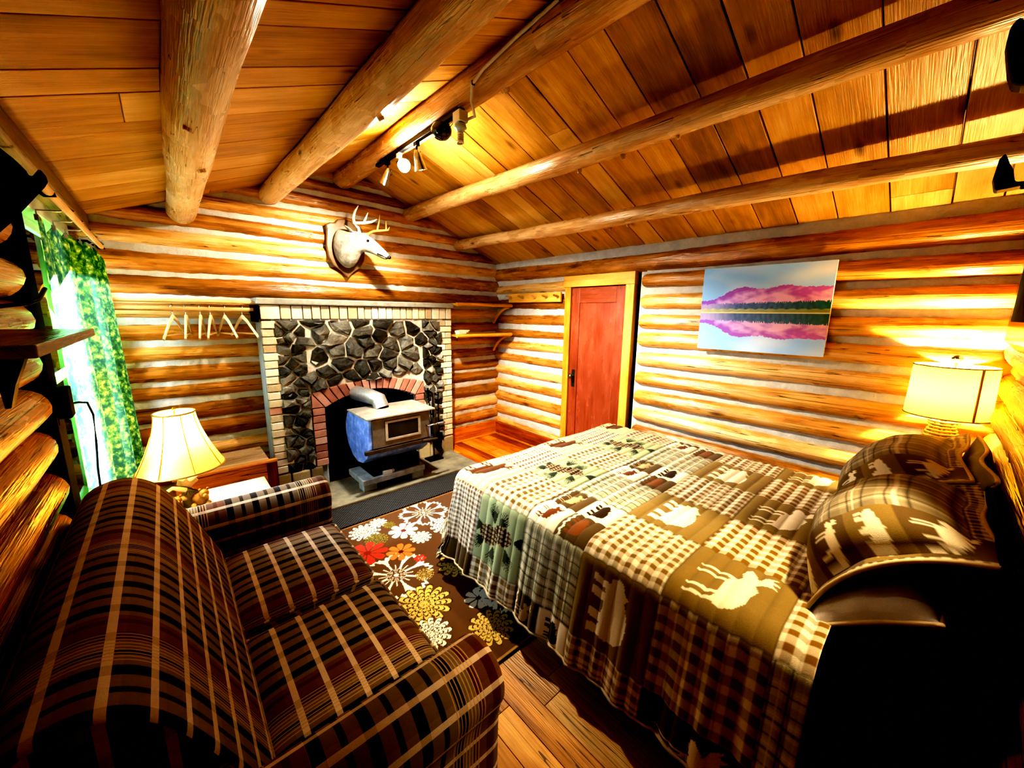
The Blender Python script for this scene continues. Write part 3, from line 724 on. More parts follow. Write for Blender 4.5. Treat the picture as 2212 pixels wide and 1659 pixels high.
# ================================================================== PATTERN DRAWING (numpy)
def inside(poly, X, Y):
    c = np.zeros(X.shape, bool); n = len(poly)
    for i in range(n):
        x0, y0 = poly[i]; x1, y1 = poly[(i+1) % n]
        if y0 == y1: continue
        t = ((y0 > Y) != (y1 > Y)) & (X < (x1-x0)*(Y-y0)/(y1-y0)+x0); c ^= t
    return c
BEAR = [(-.42, -.04), (-.46, .04), (-.42, .12), (-.33, .15), (-.29, .21), (-.22, .17), (-.06, .23), (.10, .25), (.27, .22), (.38, .12), (.41, -.02), (.38, -.13), (.41, -.31), (.29, -.31), (.27, -.17), (.21, -.13), (.2, -.31), (.09, -.31), (.08, -.13), (-.08, -.12), (-.10, -.31), (-.22, -.31), (-.20, -.11), (-.26, -.12), (-.29, -.31), (-.39, -.31), (-.34, -.06)]
MOOSE = [(-.34, .02), (-.42, .03), (-.45, .08), (-.38, .15), (-.34, .17), (-.44, .22), (-.49, .34), (-.42, .29), (-.40, .38), (-.35, .30), (-.30, .37), (-.27, .27), (-.23, .18), (-.10, .24), (.02, .20), (.20, .19), (.34, .13), (.38, .03), (.36, -.10), (.38, -.38), (.345, -.38), (.315, -.10), (.26, -.07), (.27, -.38), (.235, -.38), (.20, -.07), (-.03, -.07), (-.04, -.38), (-.075, -.38), (-.08, -.05), (-.13, -.04), (-.15, -.38), (-.185, -.38), (-.18, .0), (-.24, .05), (-.29, .03)]
def pinecone(mx, my):
    """returns mask of cones, mask of needles, shade"""
    cone = np.zeros(mx.shape, bool); sh = np.zeros(mx.shape)
    for cx, cy, a, b in ((-.04, .15, .14, .21), (.06, -.15, .15, .22)):
        X, Y = (mx-cx)/a, (my-cy)/b; e = X**2+Y**2 < (1-.25*np.clip(Y, -1, 1))**2*.9; cone |= e
        s = np.sin((mx-cx)*52+(my-cy)*38)*np.sin(-(mx-cx)*52+(my-cy)*38); sh = np.where(e, s, sh)
    need = np.zeros(mx.shape, bool)
    for bx, by, an in ((-.12, .02, 2.7), (-.15, -.1, 3.4), (.12, .2, .5), (.2, -.05, -.2), (0, -.35, -1.6), (-.05, .36, 1.7), (.15, -.3, -1.0)):
        for k in range(-4, 5):
            a = an+k*.13; L = .30-.016*abs(k); dx, dy = math.cos(a), math.sin(a)
            t = (mx-bx)*dx+(my-by)*dy; w = np.abs(-(mx-bx)*dy+(my-by)*dx); need |= (t > 0) & (t < L) & (w < .013*(1.3-t/L))
    return cone, need, sh
CR, BR, DB, TAN, SAGE = nlin('#f4ebd2'), nlin('#94804e'), nlin('#685638'), nlin('#e4cca0'), nlin('#b6bf98')
def chk(u, v, p, a, b):
    s = ((np.floor(u/p) % 2)+(np.floor(v/p) % 2))/2; return a+(b-a)*s[..., None]
def plaid(u, v, base, ln, p=.084):
    c = np.broadcast_to(base, u.shape+(3,)).copy()
    for t in (u, v):
        f = (t/p) % 1; c *= np.where((f > .45) & (f < .9), .78, 1.0)[..., None]
        for q in (.05, .12, .55): c = np.where((np.abs(f-q) < .022)[..., None], c*.35+ln*.4, c)
        c = np.where((np.abs(f-.30) < .04)[..., None], c*.4+.6*np.array([.9, .86, .74]), c)
    return c
def patch(kind, U, V, mx, my, p):
    """U,V metres; mx,my in [-.5,.5] within the patch"""
    sh = U.shape+(3,)
    if kind == 'moose_tan':
        c = np.broadcast_to(TAN*1.05, sh).copy(); m = inside(MOOSE, mx*1.15, my*1.15); return np.where(m[..., None], nlin('#6b4527'), c)
    if kind == 'moose':
        c = np.broadcast_to(BR, sh).copy(); return np.where(inside(MOOSE, mx*1.08, my*1.08)[..., None], CR, c)
    if kind == 'moose_dark':
        c = np.broadcast_to(DB*.8, sh).copy(); return np.where(inside(MOOSE, mx*1.08, my*1.08)[..., None], CR*.9, c)
    if kind == 'bear':
        c = np.broadcast_to(BR, sh).copy(); return np.where(inside(BEAR, mx*1.12, my*1.12)[..., None], CR, c)
    if kind == 'small': return chk(U, V, .0125, CR*.98, nlin('#86684e'))
    if kind == 'ging': return chk(U, V, .0215, CR, nlin('#8a7244'))
    if kind == 'gingb': return chk(U, V, .030, CR, nlin('#887450'))
    if kind == 'gingy': return chk(U, V, .026, CR, nlin('#8a6a2a'))
    if kind == 'pine':
        c = np.broadcast_to(SAGE, sh).copy(); co, ne, s = pinecone(mx, my)
        c = np.where(ne[..., None], nlin('#3a4230'), c); return np.where(co[..., None], np.where((s > .15)[..., None], nlin('#b9a684'), nlin('#453424')), c)
    if kind == 'plaid': return plaid(U, V, nlin('#d6d3b4'), nlin('#4a5136'))
    if kind == 'four':
        qx = np.where(mx < 0, 0, 1); qy = np.where(my < 0, 0, 1); lx = (mx-np.where(mx < 0, -.25, .25))*2; ly = (my-np.where(my < 0, -.25, .25))*2
        c = np.where(((qx+qy) % 2 == 0)[..., None], DB, CR); zz = np.abs(ly+.38-.06*np.abs(((lx*9) % 2)-1)) < .035
        m1 = inside(BEAR, lx*1.2, ly*1.2); m2 = inside(MOOSE, lx*1.25, ly*1.25)
        c = np.where((m1 & (qx == 0) & (qy == 1))[..., None], nlin('#3a2818'), c); c = np.where((m2 & (qx == 1) & (qy == 0))[..., None], nlin('#7a4a2c'), c)
        c = np.where((m2 & (qx == 0) & (qy == 0))[..., None], TAN*.75, c); c = np.where((m1 & (qx == 1) & (qy == 1))[..., None], nlin('#8a5a34'), c)
        c = np.where((zz & ((qx+qy) % 2 == 0))[..., None], CR, c); return c
    return np.broadcast_to(DB, sh).copy()
ROWS = [  # columns -1..5, from foot to head
    ['dark', 'small', 'moose_tan', 'small', 'moose_tan', 'small', 'moose_tan'],
    ['ging', 'pine', 'ging', 'pine', 'ging', 'pine', 'ging'],
    ['four', 'plaid', 'four', 'plaid', 'four', 'plaid', 'four'],
    ['ging', 'bear', 'ging', 'bear', 'ging', 'bear', 'ging'],
    ['moose_dark', 'gingb', 'moose', 'gingy', 'moose', 'gingy', 'moose'],
    ['bear', 'plaid', 'gingy', 'bear', 'gingy', 'bear', 'gingy'],
    ['plaid', 'bear', 'plaid', 'plaid', 'plaid', 'plaid', 'plaid']]
PT = .335
def quilt_color(U, V):
    ci = np.floor(U/PT).astype(int); ri = np.floor(V/PT).astype(int)
    col = np.zeros(U.shape+(3,)); mx = -((U/PT)-ci-.5); my = (V/PT)-ri-.5
    for r in range(-2, 7):
        for c in range(-2, 6):
            m = (ri == r) & (ci == c)
            if not m.any(): continue
            rr = ROWS[r if r >= 0 else (r % 2)+3]; k = rr[min(6, max(0, c+2-0))] if c >= -2 else 'dark'
            k = rr[min(6, max(0, c+2))]
            col[m] = patch(k, U[m], V[m], mx[m], my[m], PT)
    e = np.minimum(np.minimum(mx+.5, .5-mx), np.minimum(my+.5, .5-my)); col *= np.where(e < .012, .72, 1.0)[..., None]
    st = np.minimum(np.abs(((V/.056) % 1)-.5)*2, 1); col *= (.80+.20*np.clip((1-st)*6, 0, 1))[..., None]
    return col

# ================================================================== BED
bed = thing('bed', (2.02, .82, 0), 'queen bed under a woodland patchwork quilt, set along the log wall', 'bed')
BT = .615
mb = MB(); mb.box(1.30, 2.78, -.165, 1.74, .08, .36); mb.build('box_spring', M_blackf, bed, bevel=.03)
mb = MB(); mb.box(1.29, 2.79, -.165, 1.75, .36, BT-.015); mb.build('mattress', M_blackf, bed, bevel=.05)  # box spring and mattress coloured black for the deep shade at the head end
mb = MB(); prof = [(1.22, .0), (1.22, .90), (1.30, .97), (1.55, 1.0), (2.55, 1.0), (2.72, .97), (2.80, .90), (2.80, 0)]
mb.prism(prof, -.195, -.168, 'y'); mb.build('shadow_headboard', M_blackm, bed, bevel=.012)  # black panel put in as the deep shade beside the pillows
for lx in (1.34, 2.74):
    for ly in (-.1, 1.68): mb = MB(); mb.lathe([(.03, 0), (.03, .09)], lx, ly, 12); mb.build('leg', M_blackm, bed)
def drop(e, R=.10, amax=1.38):
    a = np.minimum(e/R, amax); rest = np.maximum(e-R*amax, 0)
    return R*np.sin(a)+rest*math.cos(amax), R*(1-np.cos(a))+rest*math.sin(amax)
nu, nv = 470, 540
Ug = np.linspace(-.50, 1.70, nu); Vg = np.linspace(-.56, 1.77, nv)
U, V = np.meshgrid(Ug, Vg, indexing='ij')
eu = np.maximum(.10-U, 0); ev = np.maximum(.11-V, 0); ef = np.maximum(U-1.53, 0)
e = np.hypot(eu, ev); e = np.where(e < .52, e, .52+(e-.52)*.45)
dh_, dz_ = drop(e); dn = np.maximum(np.hypot(eu, ev), 1e-6)
fold = np.clip(e/.5, 0, 1)**1.3
X = np.where(eu > 0, 1.27, 1.17+U); Y = np.where(ev > 0, 1.76, 1.87-V)
X = X-dh_*eu/dn; Y = Y+dh_*ev/dn
X -= (eu > 0)*fold*(.010*np.sin(V*26)+.006*np.sin(V*61+1)); Y += (ev > 0)*fold*.014*np.sin(U*24)
fh, fz = drop(ef, .06); X = np.where(ef > 0, 1.17+1.53+fh, X)
Z = BT+.02-dz_-fz
puff = np.abs(np.sin(PI*V/.056))**.6*.010+np.abs(np.sin(PI*U/.17))**.5*.002
Z += puff*(1-.6*fold)+.004*np.sin(U*9+V*4); X -= (eu > 0)*puff*fold*1.2
Z = np.maximum(Z, .03)
col = quilt_color(U, V)
M_quilt = vcol('quilt_cotton', .9, .15)
q = grid_obj('quilt', np.stack([X, Y, Z], -1), M_quilt, None, col); tag(q, 'patchwork quilt of bears, moose, pine cones and brown checks spread over the bed', 'quilt')
# cream binding along the hem
mb = MB(); pts = [(X[0, j]-.002, Y[0, j], Z[0, j]) for j in range(20, nv, 6)]; mb.tube(pts, .006, 6); b_ = mb.build('binding', plain('cream_binding', '#b9a98a', .9), q)

# ------------------------------------------------------------------ pillows
def pillow(name, label, center, rx, ry, w, h, t, colfn, mat, flange=.05, rz=0.0, group=None, sag=0.0, bend=0.0):
    """local x width, local y height, local z thickness"""
    n, m = 120, 100; s = np.linspace(-1, 1, n); tt = np.linspace(-1, 1, m); S, T = np.meshgrid(s, tt, indexing='ij')
    fs = 1-flange/w*2; ft = 1-flange/h*2
    a = np.clip(np.abs(S)/fs, 0, 1); b = np.clip(np.abs(T)/ft, 0, 1)
    bendz = bend*(1-T**2)
    th = t/2*np.sqrt(np.maximum(0, (1-a**3.2)*(1-b**3.2)))*(1-.12*(1-a)*0)
    pin = 1-.06*(1-np.abs(T)**2)*np.abs(S)**6; pin2 = 1-.08*(1-np.abs(S)**2)*np.abs(T)**6
    x = S*w/2*pin; y = T*h/2*pin2
    wr = .006*np.sin(S*9+T*3)*np.cos(T*7)*(1-a*b)
    R = (Matrix.Rotation(rz, 3, 'Z') @ Matrix.Rotation(rx, 3, 'X') @ Matrix.Rotation(ry, 3, 'Y'))
    R = np.array(R)
    root = thing(name, center, label, 'pillow', group)
    def place(z):
        zz = z+bendz-bend*.5-sag*(S**2)*.5+.012*np.sin(S*5+1)*np.abs(T)**3
        P = np.stack([x, y, zz], -1) @ R.T + np.array(center); return P
    c = colfn(x, y, S, T)
    grid_obj('front', place(th+.004+wr), mat, root, c); grid_obj('back', place(-th*.8-.004), mat, root, np.broadcast_to(nlin('#cfc09a')*.6, c.shape))
    per = [(i, 0) for i in range(0, n, 5)]+[(n-1, j) for j in range(0, m, 5)]+[(i, m-1) for i in range(n-1, -1, -5)]+[(0, j) for j in range(m-1, -1, -5)]
    P = place(th*0); mb = MB(); mb.tube([tuple(P[i, j]) for i, j in per], .007, 8); mb.build('piping', plain('cream_piping', '#d8c6a0', .9), root)
    return root
def sham_col(x, y, S, T):
    c = plaid(x+5, y+5, nlin('#bcb193'), nlin('#3d3423'), .10)*.92
    fl = (np.abs(S) > .86) | (T > .84); c = np.where(fl[..., None], chk(x+5, y+5, .012, CR*.85, nlin('#5c4226')), c)
    for k, py in enumerate((-.19, -.065, .06, .185)):
        mx = (x-.235)/.125; my = (y-py)/.125
        if k % 2 == 0: m = inside(BEAR, mx*1.15, my*1.15)
        else: m = inside(MOOSE, mx*1.1, my*1.1)
        band = (np.abs(mx) < .52) & (np.abs(my) < .52)
        c = np.where(band[..., None], BR if k % 2 == 0 else DB*1.3, c); c = np.where((m & band)[..., None], CR*1.02, c)
    e = (T < -.86); c = np.where(e[..., None], BR*1.1, c)
    return c
M_sham = vcol('sham_cotton', .9, .15)
pillow('pillow_sham', 'nearer plaid pillow sham with white bears along its lower band, over a white pillow', (1.74, .035, .825), math.radians(45), 0, .66, .52, .25, sham_col, M_sham, rz=PI+math.radians(1), sag=.02, bend=.075)
pillow('pillow_sham', 'plaid pillow sham farther from the camera, its corner pointing up before the wicker lamp', (2.40, .06, .835), math.radians(50), math.radians(4), .66, .52, .22, sham_col, M_sham, rz=PI-math.radians(4), sag=.03, bend=.07)
M_pw = vcol('white_pillowcase', .8, .1)
pillow('pillow', 'white pillow in shadow tucked beneath the nearest plaid sham', (1.70, .03, .70), math.radians(36), 0, .66, .32, .15, lambda x, y, S, T: np.broadcast_to(nlin('#e4e3e8'), x.shape+(3,)), M_pw, flange=.0, rz=PI)
pillow('pillow', 'plain grey-green pillow standing in the corner behind the far plaid sham', (2.36, -.145, .80), math.radians(80), 0, .74, .44, .09, lambda x, y, S, T: np.broadcast_to(nlin('#7d7a5c'), x.shape+(3,)), M_pw, flange=.0, rz=PI)

# ================================================================== SOFA
sofa = thing('loveseat', (.15, 1.5, 0), 'brown plaid rolled-arm loveseat with two seat cushions, backed onto the left wall', 'sofa')
def plaid_mat():
    g = G('brown_plaid_weave'); u, v, _ = g.sep(g.uv())
    def fr(x, p, o=0.0): return g.math('FRACT', g.math('ADD', g.math('DIVIDE', x, p), o))
    def band(f, c, w):  # soft stripe
        return g.math('LESS_THAN', g.math('ABSOLUTE', g.math('SUBTRACT', f, c)), w)
    n = g.noise(g.comb(g.math('MULTIPLY', u, 260.0), g.math('MULTIPLY', v, 260.0)), 1.0, 2, .7)
    base = '#927e66'
    f1 = fr(v, .106); dk = band(f1, .28, .13); col = g.mix(dk, base, '#24180c')
    dk2 = band(f1, .78, .07); col = g.mix(dk2, col, '#3d3018')
    f2 = fr(v, .47, .12); rd_ = band(f2, .5, .10); col = g.mix(g.math('MULTIPLY', rd_, .65), col, '#75401f')
    u2 = fr(u, .084); sdk = band(u2, .5, .30); col = g.mix(g.math('MULTIPLY', sdk, .14), col, '#120a04')
    st = band(u2, .10, .10); tan = g.mix(g.math('MULTIPLY', dk, .45), '#efdcc0', '#b89c78'); col = g.mix(g.math('MULTIPLY', st, .85), col, tan)
    th = g.math('MULTIPLY', band(f2, .36, .10), band(fr(v, .0105), .5, .16)); col = g.mix(g.math('MULTIPLY', th, .75), col, '#d2b488')
    col = g.mix(g.math('MULTIPLY', n, .32), col, (.01, .006, .003, 1))
    wv = g.math('MULTIPLY', g.math('SINE', g.math('MULTIPLY', u, 2400.0)), g.math('SINE', g.math('MULTIPLY', v, 2400.0)))
    return g.done(g.bsdf(col, .92, normal=g.bump(g.math('ADD', n, wv), .35, .002), sheen=.15, spec=.15))
M_plaid = plaid_mat()
def extr(name, prof, y0, y1, parent, axis='y', capn=6, closed=False, puff=.0, uo=0.0, vo=0.0, mat=None, endr=.03):
    """profile (a,b) swept along axis with rounded ends; uv = (arc length, run)"""
    prof = np.array(prof, float)
    # resample smoothly
    for _ in range(2):
        q = [prof[0]]
        for i in range(len(prof)-1): q += [prof[i]*.75+prof[i+1]*.25, prof[i]*.25+prof[i+1]*.75]
        q.append(prof[-1]); prof = np.array(q)
    c = prof.mean(0); L = np.r_[0, np.cumsum(np.hypot(*np.diff(prof, axis=0).T))]
    ss = [(y0, 1-endr*1.6), (y0+.004, 1-endr*.8), (y0+.015, 1-endr*.2)]; k = 14
    ss += [(y0+.03+(y1-y0-.06)*i/k, 1+puff*math.sin(PI*i/k)) for i in range(k+1)]
    ss += [(y1-.015, 1-endr*.2), (y1-.004, 1-endr*.8), (y1, 1-endr*1.6)]
    P = []; UV = []
    for s, w in ss:
        pr = c+(prof-c)*w
        P.append([(p[0], s, p[1]) if axis == 'y' else (s, p[0], p[1]) for p in pr]); UV.append([(l+uo, s+vo) for l in L])
    P = np.array(P); UV = np.array(UV)
    o = grid_obj(name, P, mat or M_plaid, parent, None, UV)
    # end caps
    for row in (0, -1):
        me = MB()
        vs = [tuple(p) for p in P[row]]; me.add(vs, [tuple(range(len(vs)))], [[((p[0] if axis == 'y' else p[1]), p[2]) for p in vs]], .5)
        me.build(name+'_end', mat or M_plaid, parent)
    return o
backp = [(.10, .34), (.088, .42), (.062, .485), (.032, .56), (-.002, .64), (-.036, .715), (-.072, .785), (-.12, .845), (-.18, .875), (-.24, .87), (-.295, .845), (-.328, .795), (-.335, .72), (-.325, .6), (-.318, .4), (-.318, .06)]
extr('backrest', backp, .865, 2.16, sofa, puff=.012, endr=.025)
def cushion(y0, y1, uo):
    n, m = 34, 34
    a = np.linspace(-1, 1, n); b = np.linspace(-1, 1, m); A, B = np.meshgrid(a, b, indexing='ij')
    x0, x1 = .06, .585
    def sq(t): return np.sign(t)*(1-(1-np.abs(t))**1.6)
    r = np.clip(np.maximum(np.abs(A), np.abs(B)), 0, 1)
    edge = (1-np.abs(A)**7)*(1-np.abs(B)**7)
    Xc = (x0+x1)/2+(x1-x0)/2*sq(A); Yc = (y0+y1)/2+(y1-y0)/2*sq(B)
    Zc = .30+.115*edge**.5+.028*(1-A**2)*(1-B**2)
    UV = np.stack([Xc+uo+np.maximum(0, .41-Zc)*np.sign(A)*.6, Yc+np.maximum(0, .41-Zc)*np.sign(B)*.6], -1)
    o = grid_obj('seat_cushion', np.stack([Xc, Yc, Zc], -1), M_plaid, sofa, None, UV)
    mb = MB(); pts = [(x0+.012, y0+.012, .395), (x1-.02, y0+.012, .395), (x1-.006, y0+.03, .395), (x1-.006, y1-.03, .395), (x1-.02, y1-.012, .395), (x0+.012, y1-.012, .395)]
    mb.tube(pts, .006, 8); k = mb.build('piping', M_plaid, o); return o
cushion(1.535, 2.115, .01); cushion(.935, 1.505, .01)
def armp(yc, s):
    p = [(yc+s*.085, .30), (yc+s*.080, .42)]
    for k in range(9):
        a = math.radians(-20+k*27); p.append((yc+s*.105*math.cos(a), .515+.10*math.sin(a)))
    p += [(yc-s*.075, .43), (yc-s*.07, .30), (yc-s*.07, .05)]
    return [( .0, 0)]*0+p
extr('arm', armp(.775, 1), -.20, .60, sofa, axis='x', vo=.1, uo=.02, endr=.06)
extr('arm', armp(2.275, -1), -.20, .60, sofa, axis='x', vo=.1, uo=.02, endr=.06)
mb = MB(); mb.box(-.26, .565, .80, 2.24, .05, .315); mb.build('base', M_plaid, sofa, bevel=.01)
for lx in (-.22, .52):
    for ly in (.84, 2.2): mb = MB(); mb.box(lx-.025, lx+.025, ly-.025, ly+.025, 0, .06); mb.build('foot', M_darkw, sofa)

# ================================================================== FLOWERED RUG
rx0, rx1, ry0, ry1 = .30, 1.75, 1.12, 2.685
nx, ny = 360, 390
X, Y = np.meshgrid(np.linspace(rx0, rx1, nx), np.linspace(ry0, ry1, ny), indexing='ij')
c = np.broadcast_to(nlin('#664626'), X.shape+(3,)).copy()
IV, GO, OR_, RE, GN = nlin('#f3ead2'), nlin('#d8b866'), nlin('#dd8440'), nlin('#c8402c'), nlin('#8d8038')
def petals(cx, cy, R, n, fill, line=None, rot=0.0, inner=.18, mode='fill', ctr=None):
    global c
    dx, dy = X-cx, Y-cy; r = np.hypot(dx, dy)/R; a = np.arctan2(dy, dx)+rot; f = (a*n/(2*PI)) % 1
    w = np.abs(f-.5)*2; rp = .35+.65*(1-w**3)**.5; sg = (1+(np.minimum(8, .65*1.5*w**2/np.maximum(.05, (1-w**3)**.5)*n/PI)/np.maximum(r, .2))**2)**.5
    if mode == 'fill':
        m = (r < rp) & (np.abs(r-rp)/sg > .03) & (r > inner) & (w*r*PI/n < r*PI/n-.03); c[m] = fill; c[(r <= inner*.95)] = ctr if ctr is not None else fill*.4
    elif mode == 'line':
        rpp = rp*(1+.05*np.sin(f*PI*8+a*3)); m = ((r-rpp)/sg < .05) & ((np.abs(r-rpp)/sg < .062) | ((1-w)*r*PI/n < .035)) & (r > .28); c[m] = fill
        ww = (np.abs(f-.5) < .05) & (r > .12) & (r < .5); c[ww] = fill; c[(r < .07)] = fill; ww = (np.abs(((a*n*2/(2*PI)) % 1)-.5) < .09) & (r < .3) & (r > .1); c[ww] = fill
    else:  # mum: layered petals
        for k in (1.0, .8, .6, .42, .25):
            ff = ((a+k*2.1)*n/(2*PI)) % 1; ww = np.abs(ff-.5)*2; rpp = k*(1-ww**3)**.5
            m = r < rpp; c[m] = nlin('#3a2612'); m2 = (r < rpp-.055) & (ww < .82); c[m2] = fill*(.85+.15*k)
for a in [(1.35, 2.515, .175, 8, IV, 'line'), (.865, 1.97, .20, 8, IV, 'line'), (.45, 2.3, .18, 9, IV, 'line'), (1.30, 1.45, .18, 11, IV, 'line'), (.5, 1.25, .17, 10, IV, 'line')]: petals(a[0], a[1], a[2], a[3], a[4], mode='line')
for a in [(.90, 2.545, .115, 13, IV), (1.02, 2.60, .07, 11, IV), (.873, 1.655, .155, 14, GO*1.08), (.80, 1.46, .11, 13, IV), (1.17, 2.23, .08, 12, IV), (.62, 1.75, .12, 13, GO), (1.55, 2.2, .13, 13, IV), (1.5, 1.7, .12, 12, GO)]: petals(a[0], a[1], a[2], a[3], a[4], mode='mum')
for a in [(.925, 2.40, .085, 16, GN), (.62, 2.05, .14, 13, IV), (1.2, 1.82, .13, 13, GO), (1.38, 2.25, .12, 12, IV), (.66, 1.40, .12, 12, IV), (1.05, 1.30, .12, 13, GO), (.995, 1.865, .06, 16, GO*.7), (1.07, 2.52, .05, 12, GN)]: petals(a[0], a[1], a[2], a[3], a[4], mode='mum')
for a in [(1.115, 2.383, .105, 8, IV, nlin('#6b2a22')), (.99, 2.165, .095, 8, OR_, nlin('#5c241c')), (.82, 2.29, .13, 9, RE, nlin('#8a2418')), (1.05, 2.02, .04, 6, RE, None), (1.12, 1.50, .08, 8, IV, nlin('#6b2a22')), (1.35, 2.0, .1, 8, OR_, None)]: petals(a[0], a[1], a[2], a[3], a[4], ctr=a[5])
bd = (X < rx0+.02) | (X > rx1-.02) | (Y < ry0+.02) | (Y > ry1-.014); c[bd] = nlin('#b08a50')
bd = (X < rx0+.008) | (X > rx1-.008) | (Y < ry0+.008) | (Y > ry1-.006); c[bd] = nlin('#2c1a0c')
rug = grid_obj('flowered_rug', np.stack([X, Y, np.full_like(X, .010)], -1), vcol('rug_pile', .95, .2, .5, 500), None, c); tag(rug, 'dark brown rug with large white, cream and red flowers between the loveseat and bed', 'rug')
mb = MB(); mb.box(rx0, rx1, ry0, ry1, .001, .0085); k = mb.build('rug_backing', M_blackf, rug)

# ================================================================== CURTAIN AND ROD
def curtain_mat():
    g = G('leaf_print_curtain'); p = g.uv()
    v1 = g.vor(p, 30.0, 'F1', 0); n1 = g.noise(p, 22, 3, .7, .8); n2 = g.noise(p, 60, 2, .6, .4)
    t = g.math('ADD', g.math('MULTIPLY', n1, .8), g.math('MULTIPLY', g.math('SUBTRACT', .5, v1), .35)); t = g.math('ADD', t, g.math('MULTIPLY', g.math('SUBTRACT', n2, .5), .4))
    c = g.ramp(t, [(.30, '#235a1c'), (.42, '#5c9a34'), (.50, '#9cbc48'), (.58, '#cfdc78'), (.68, '#eef2b4')])
    u_ = g.sep(p)[0]; fac = g.ramp(g.math('DIVIDE', u_, 1.9), [(.0, .10), (.20, .09), (.235, .20), (.27, .03), (.60, .03), (.65, .16), (.69, .03), (1.0, .03)])
    d = g.n('BsdfDiffuse', {0: c}); tr = g.n('BsdfTranslucent', {0: g.mix(.35, c, (.75, .95, .95, 1))})
    return g.done(g.n('MixShader', {0: fac, 1: d.outputs[0], 2: tr.outputs[0]}))
nu, nv = 420, 60
s = np.linspace(0, 1, nu); t = np.linspace(0, 1, nv); S, T = np.meshgrid(s, t, indexing='ij')
NF = 4.5
Yc = 2.45+S*1.16; ph = 2*PI*NF*S
amp = (.028+.045*S)*(.75+.35*T)
Xc = -.332+.062*S+amp*np.sin(ph)*(1-.2*np.abs(np.sin(ph*.5)))+.007*np.sin(ph*2.3+1)+.015*S*T
Yc = Yc+.022*np.cos(ph+.5)
top = 1.92-.10*np.abs(np.sin(PI*NF*S))**1.0; Zc = .44+(top-.44)*(1-T)
cu = thing('curtain', (-.28, 3.05, 1.9), 'green leaf-print curtain hanging in deep folds over the bright window', 'curtain')
grid_obj('curtain_panel', np.stack([Xc, Yc, Zc], -1), curtain_mat(), cu, None, np.stack([S*1.9, Zc], -1))
M_clip = plain('curtain_clip', '#c9c4b4', .35, .7)
for k in range(7):
    f = k/4.5
    if f > 1: f = .995
    i = min(nu-1, int(f*(nu-1))); p = (Xc[i, 0], Yc[i, 0], Zc[i, 0]); mb = MB()
    mb.tube([(p[0], p[1], p[2]-.03), (p[0], p[1], p[2]+.01), (-.262, p[1], 1.935), (-.235, p[1], 1.955), (-.222, p[1], 1.94)], .004, 6); mb.box(p[0]-.006, p[0]+.006, p[1]-.012, p[1]+.012, p[2]-.03, p[2]-.008); mb.build('clip', M_clip, cu)
rod = thing('curtain_rod', (-.24, 2.9, 1.94), 'slim pale wooden curtain rod under the eave on the left wall', 'curtain rod')
mb = MB(); mb.tube([(-.24, 1.95, 1.935), (-.24, 2.6, 1.94), (-.24, 3.2, 1.938), (-.24, 3.72, 1.935)], .013, 12); mb.build('pole', M_pole, rod)
for y in (2.1, 3.68): mb = MB(); mb.tube([(-.37, y, 1.96), (-.30, y, 1.965), (-.25, y, 1.925), (-.225, y, 1.93)], .008, 8); mb.build('bracket', M_black, rod)
# ================================================================== SIDE TABLE, LAMPS, CRATE
tb = thing('side_table', (.06, 2.63, 0), 'small white-topped side table behind the loveseat arm, under the bell-shaded lamp', 'table')
M_cream_top = plain('pale_table_top', '#efe6d0', .4, nz=.05, coat=.3)
mb = MB(); mb.box(-.24, .375, 2.425, 2.79, .475, .50); mb.build('table_top', M_cream_top, tb, bevel=.005)
for lx in (-.21, .345):
    for ly in (2.455, 2.76): mb = MB(); mb.box(lx-.02, lx+.02, ly-.02, ly+.02, 0, .475); mb.build('leg', M_trim, tb)
def shade_mat(name, col, tint, w=.55, em=0.0):
    g = G(name); n = g.noise(g.obj(), 220, 2, .5); c = g.mix(g.math('MULTIPLY', n, .25), rgba(col), (.7, .55, .3, 1))
    d = g.n('BsdfDiffuse', {0: c}); t = g.n('BsdfTranslucent', {0: rgba(tint)})
    return g.done(g.n('MixShader', {0: w, 1: d.outputs[0], 2: t.outputs[0]}))
LX, LY = -.01, 2.62
l1 = thing('table_lamp', (LX, LY, .50), 'lit table lamp with a cream bell shade and a carved bear-and-antler base', 'lamp')
mb = MB(); prof = []
for i in range(15):
    f = i/14; r = .085+(.185-.085)*(f**1.55); prof.append((r, 1.02-.30*f))
mb.lathe(prof, LX, LY, 40); shd = mb.build('lamp_shade', shade_mat('cream_bell_shade', '#f3dc9e', '#ffc860', .45), l1)
mb = MB()
for k in range(8):
    a = 2*PI*k/8+.25; mb.tube([(LX+(r+.002)*math.cos(a), LY+(r+.002)*math.sin(a), z) for r, z in prof], .0022, 6)
mb.build('seam', plain('shade_seam', '#b07a2c', .8), shd)
for r, z in ((prof[0][0], prof[0][1]), (prof[-1][0], prof[-1][1])):
    mb = MB(); mb.tube([(LX+r*math.cos(2*PI*i/40), LY+r*math.sin(2*PI*i/40), z) for i in range(41)], .005, 8); mb.build('rim', plain('shade_rim', '#c09a62', .8), shd)
mb = MB(); mb.tube([(LX, LY, .70), (LX, LY, 1.03)], .004, 8); mb.ball((LX, LY, 1.04), .010, 10, 8); mb.tube([(LX-.085, LY, 1.015), (LX, LY, 1.02), (LX+.085, LY, 1.015)], .002, 6); mb.build('harp', M_brass, l1)
g = G('warm_bulb'); M_bulb = g.done(g.n('Emission', {0: (1, .8, .5, 1), 'Strength': 30.0})); M_bulb.cycles.emission_sampling = 'NONE'
mb = MB(); mb.ball((LX, LY, .86), (.028, .028, .036)); mb.build('bulb', M_bulb, l1)
M_carv = plain('carved_base', '#8d7450', .6, nz=.35, scale=25, bump=.5)
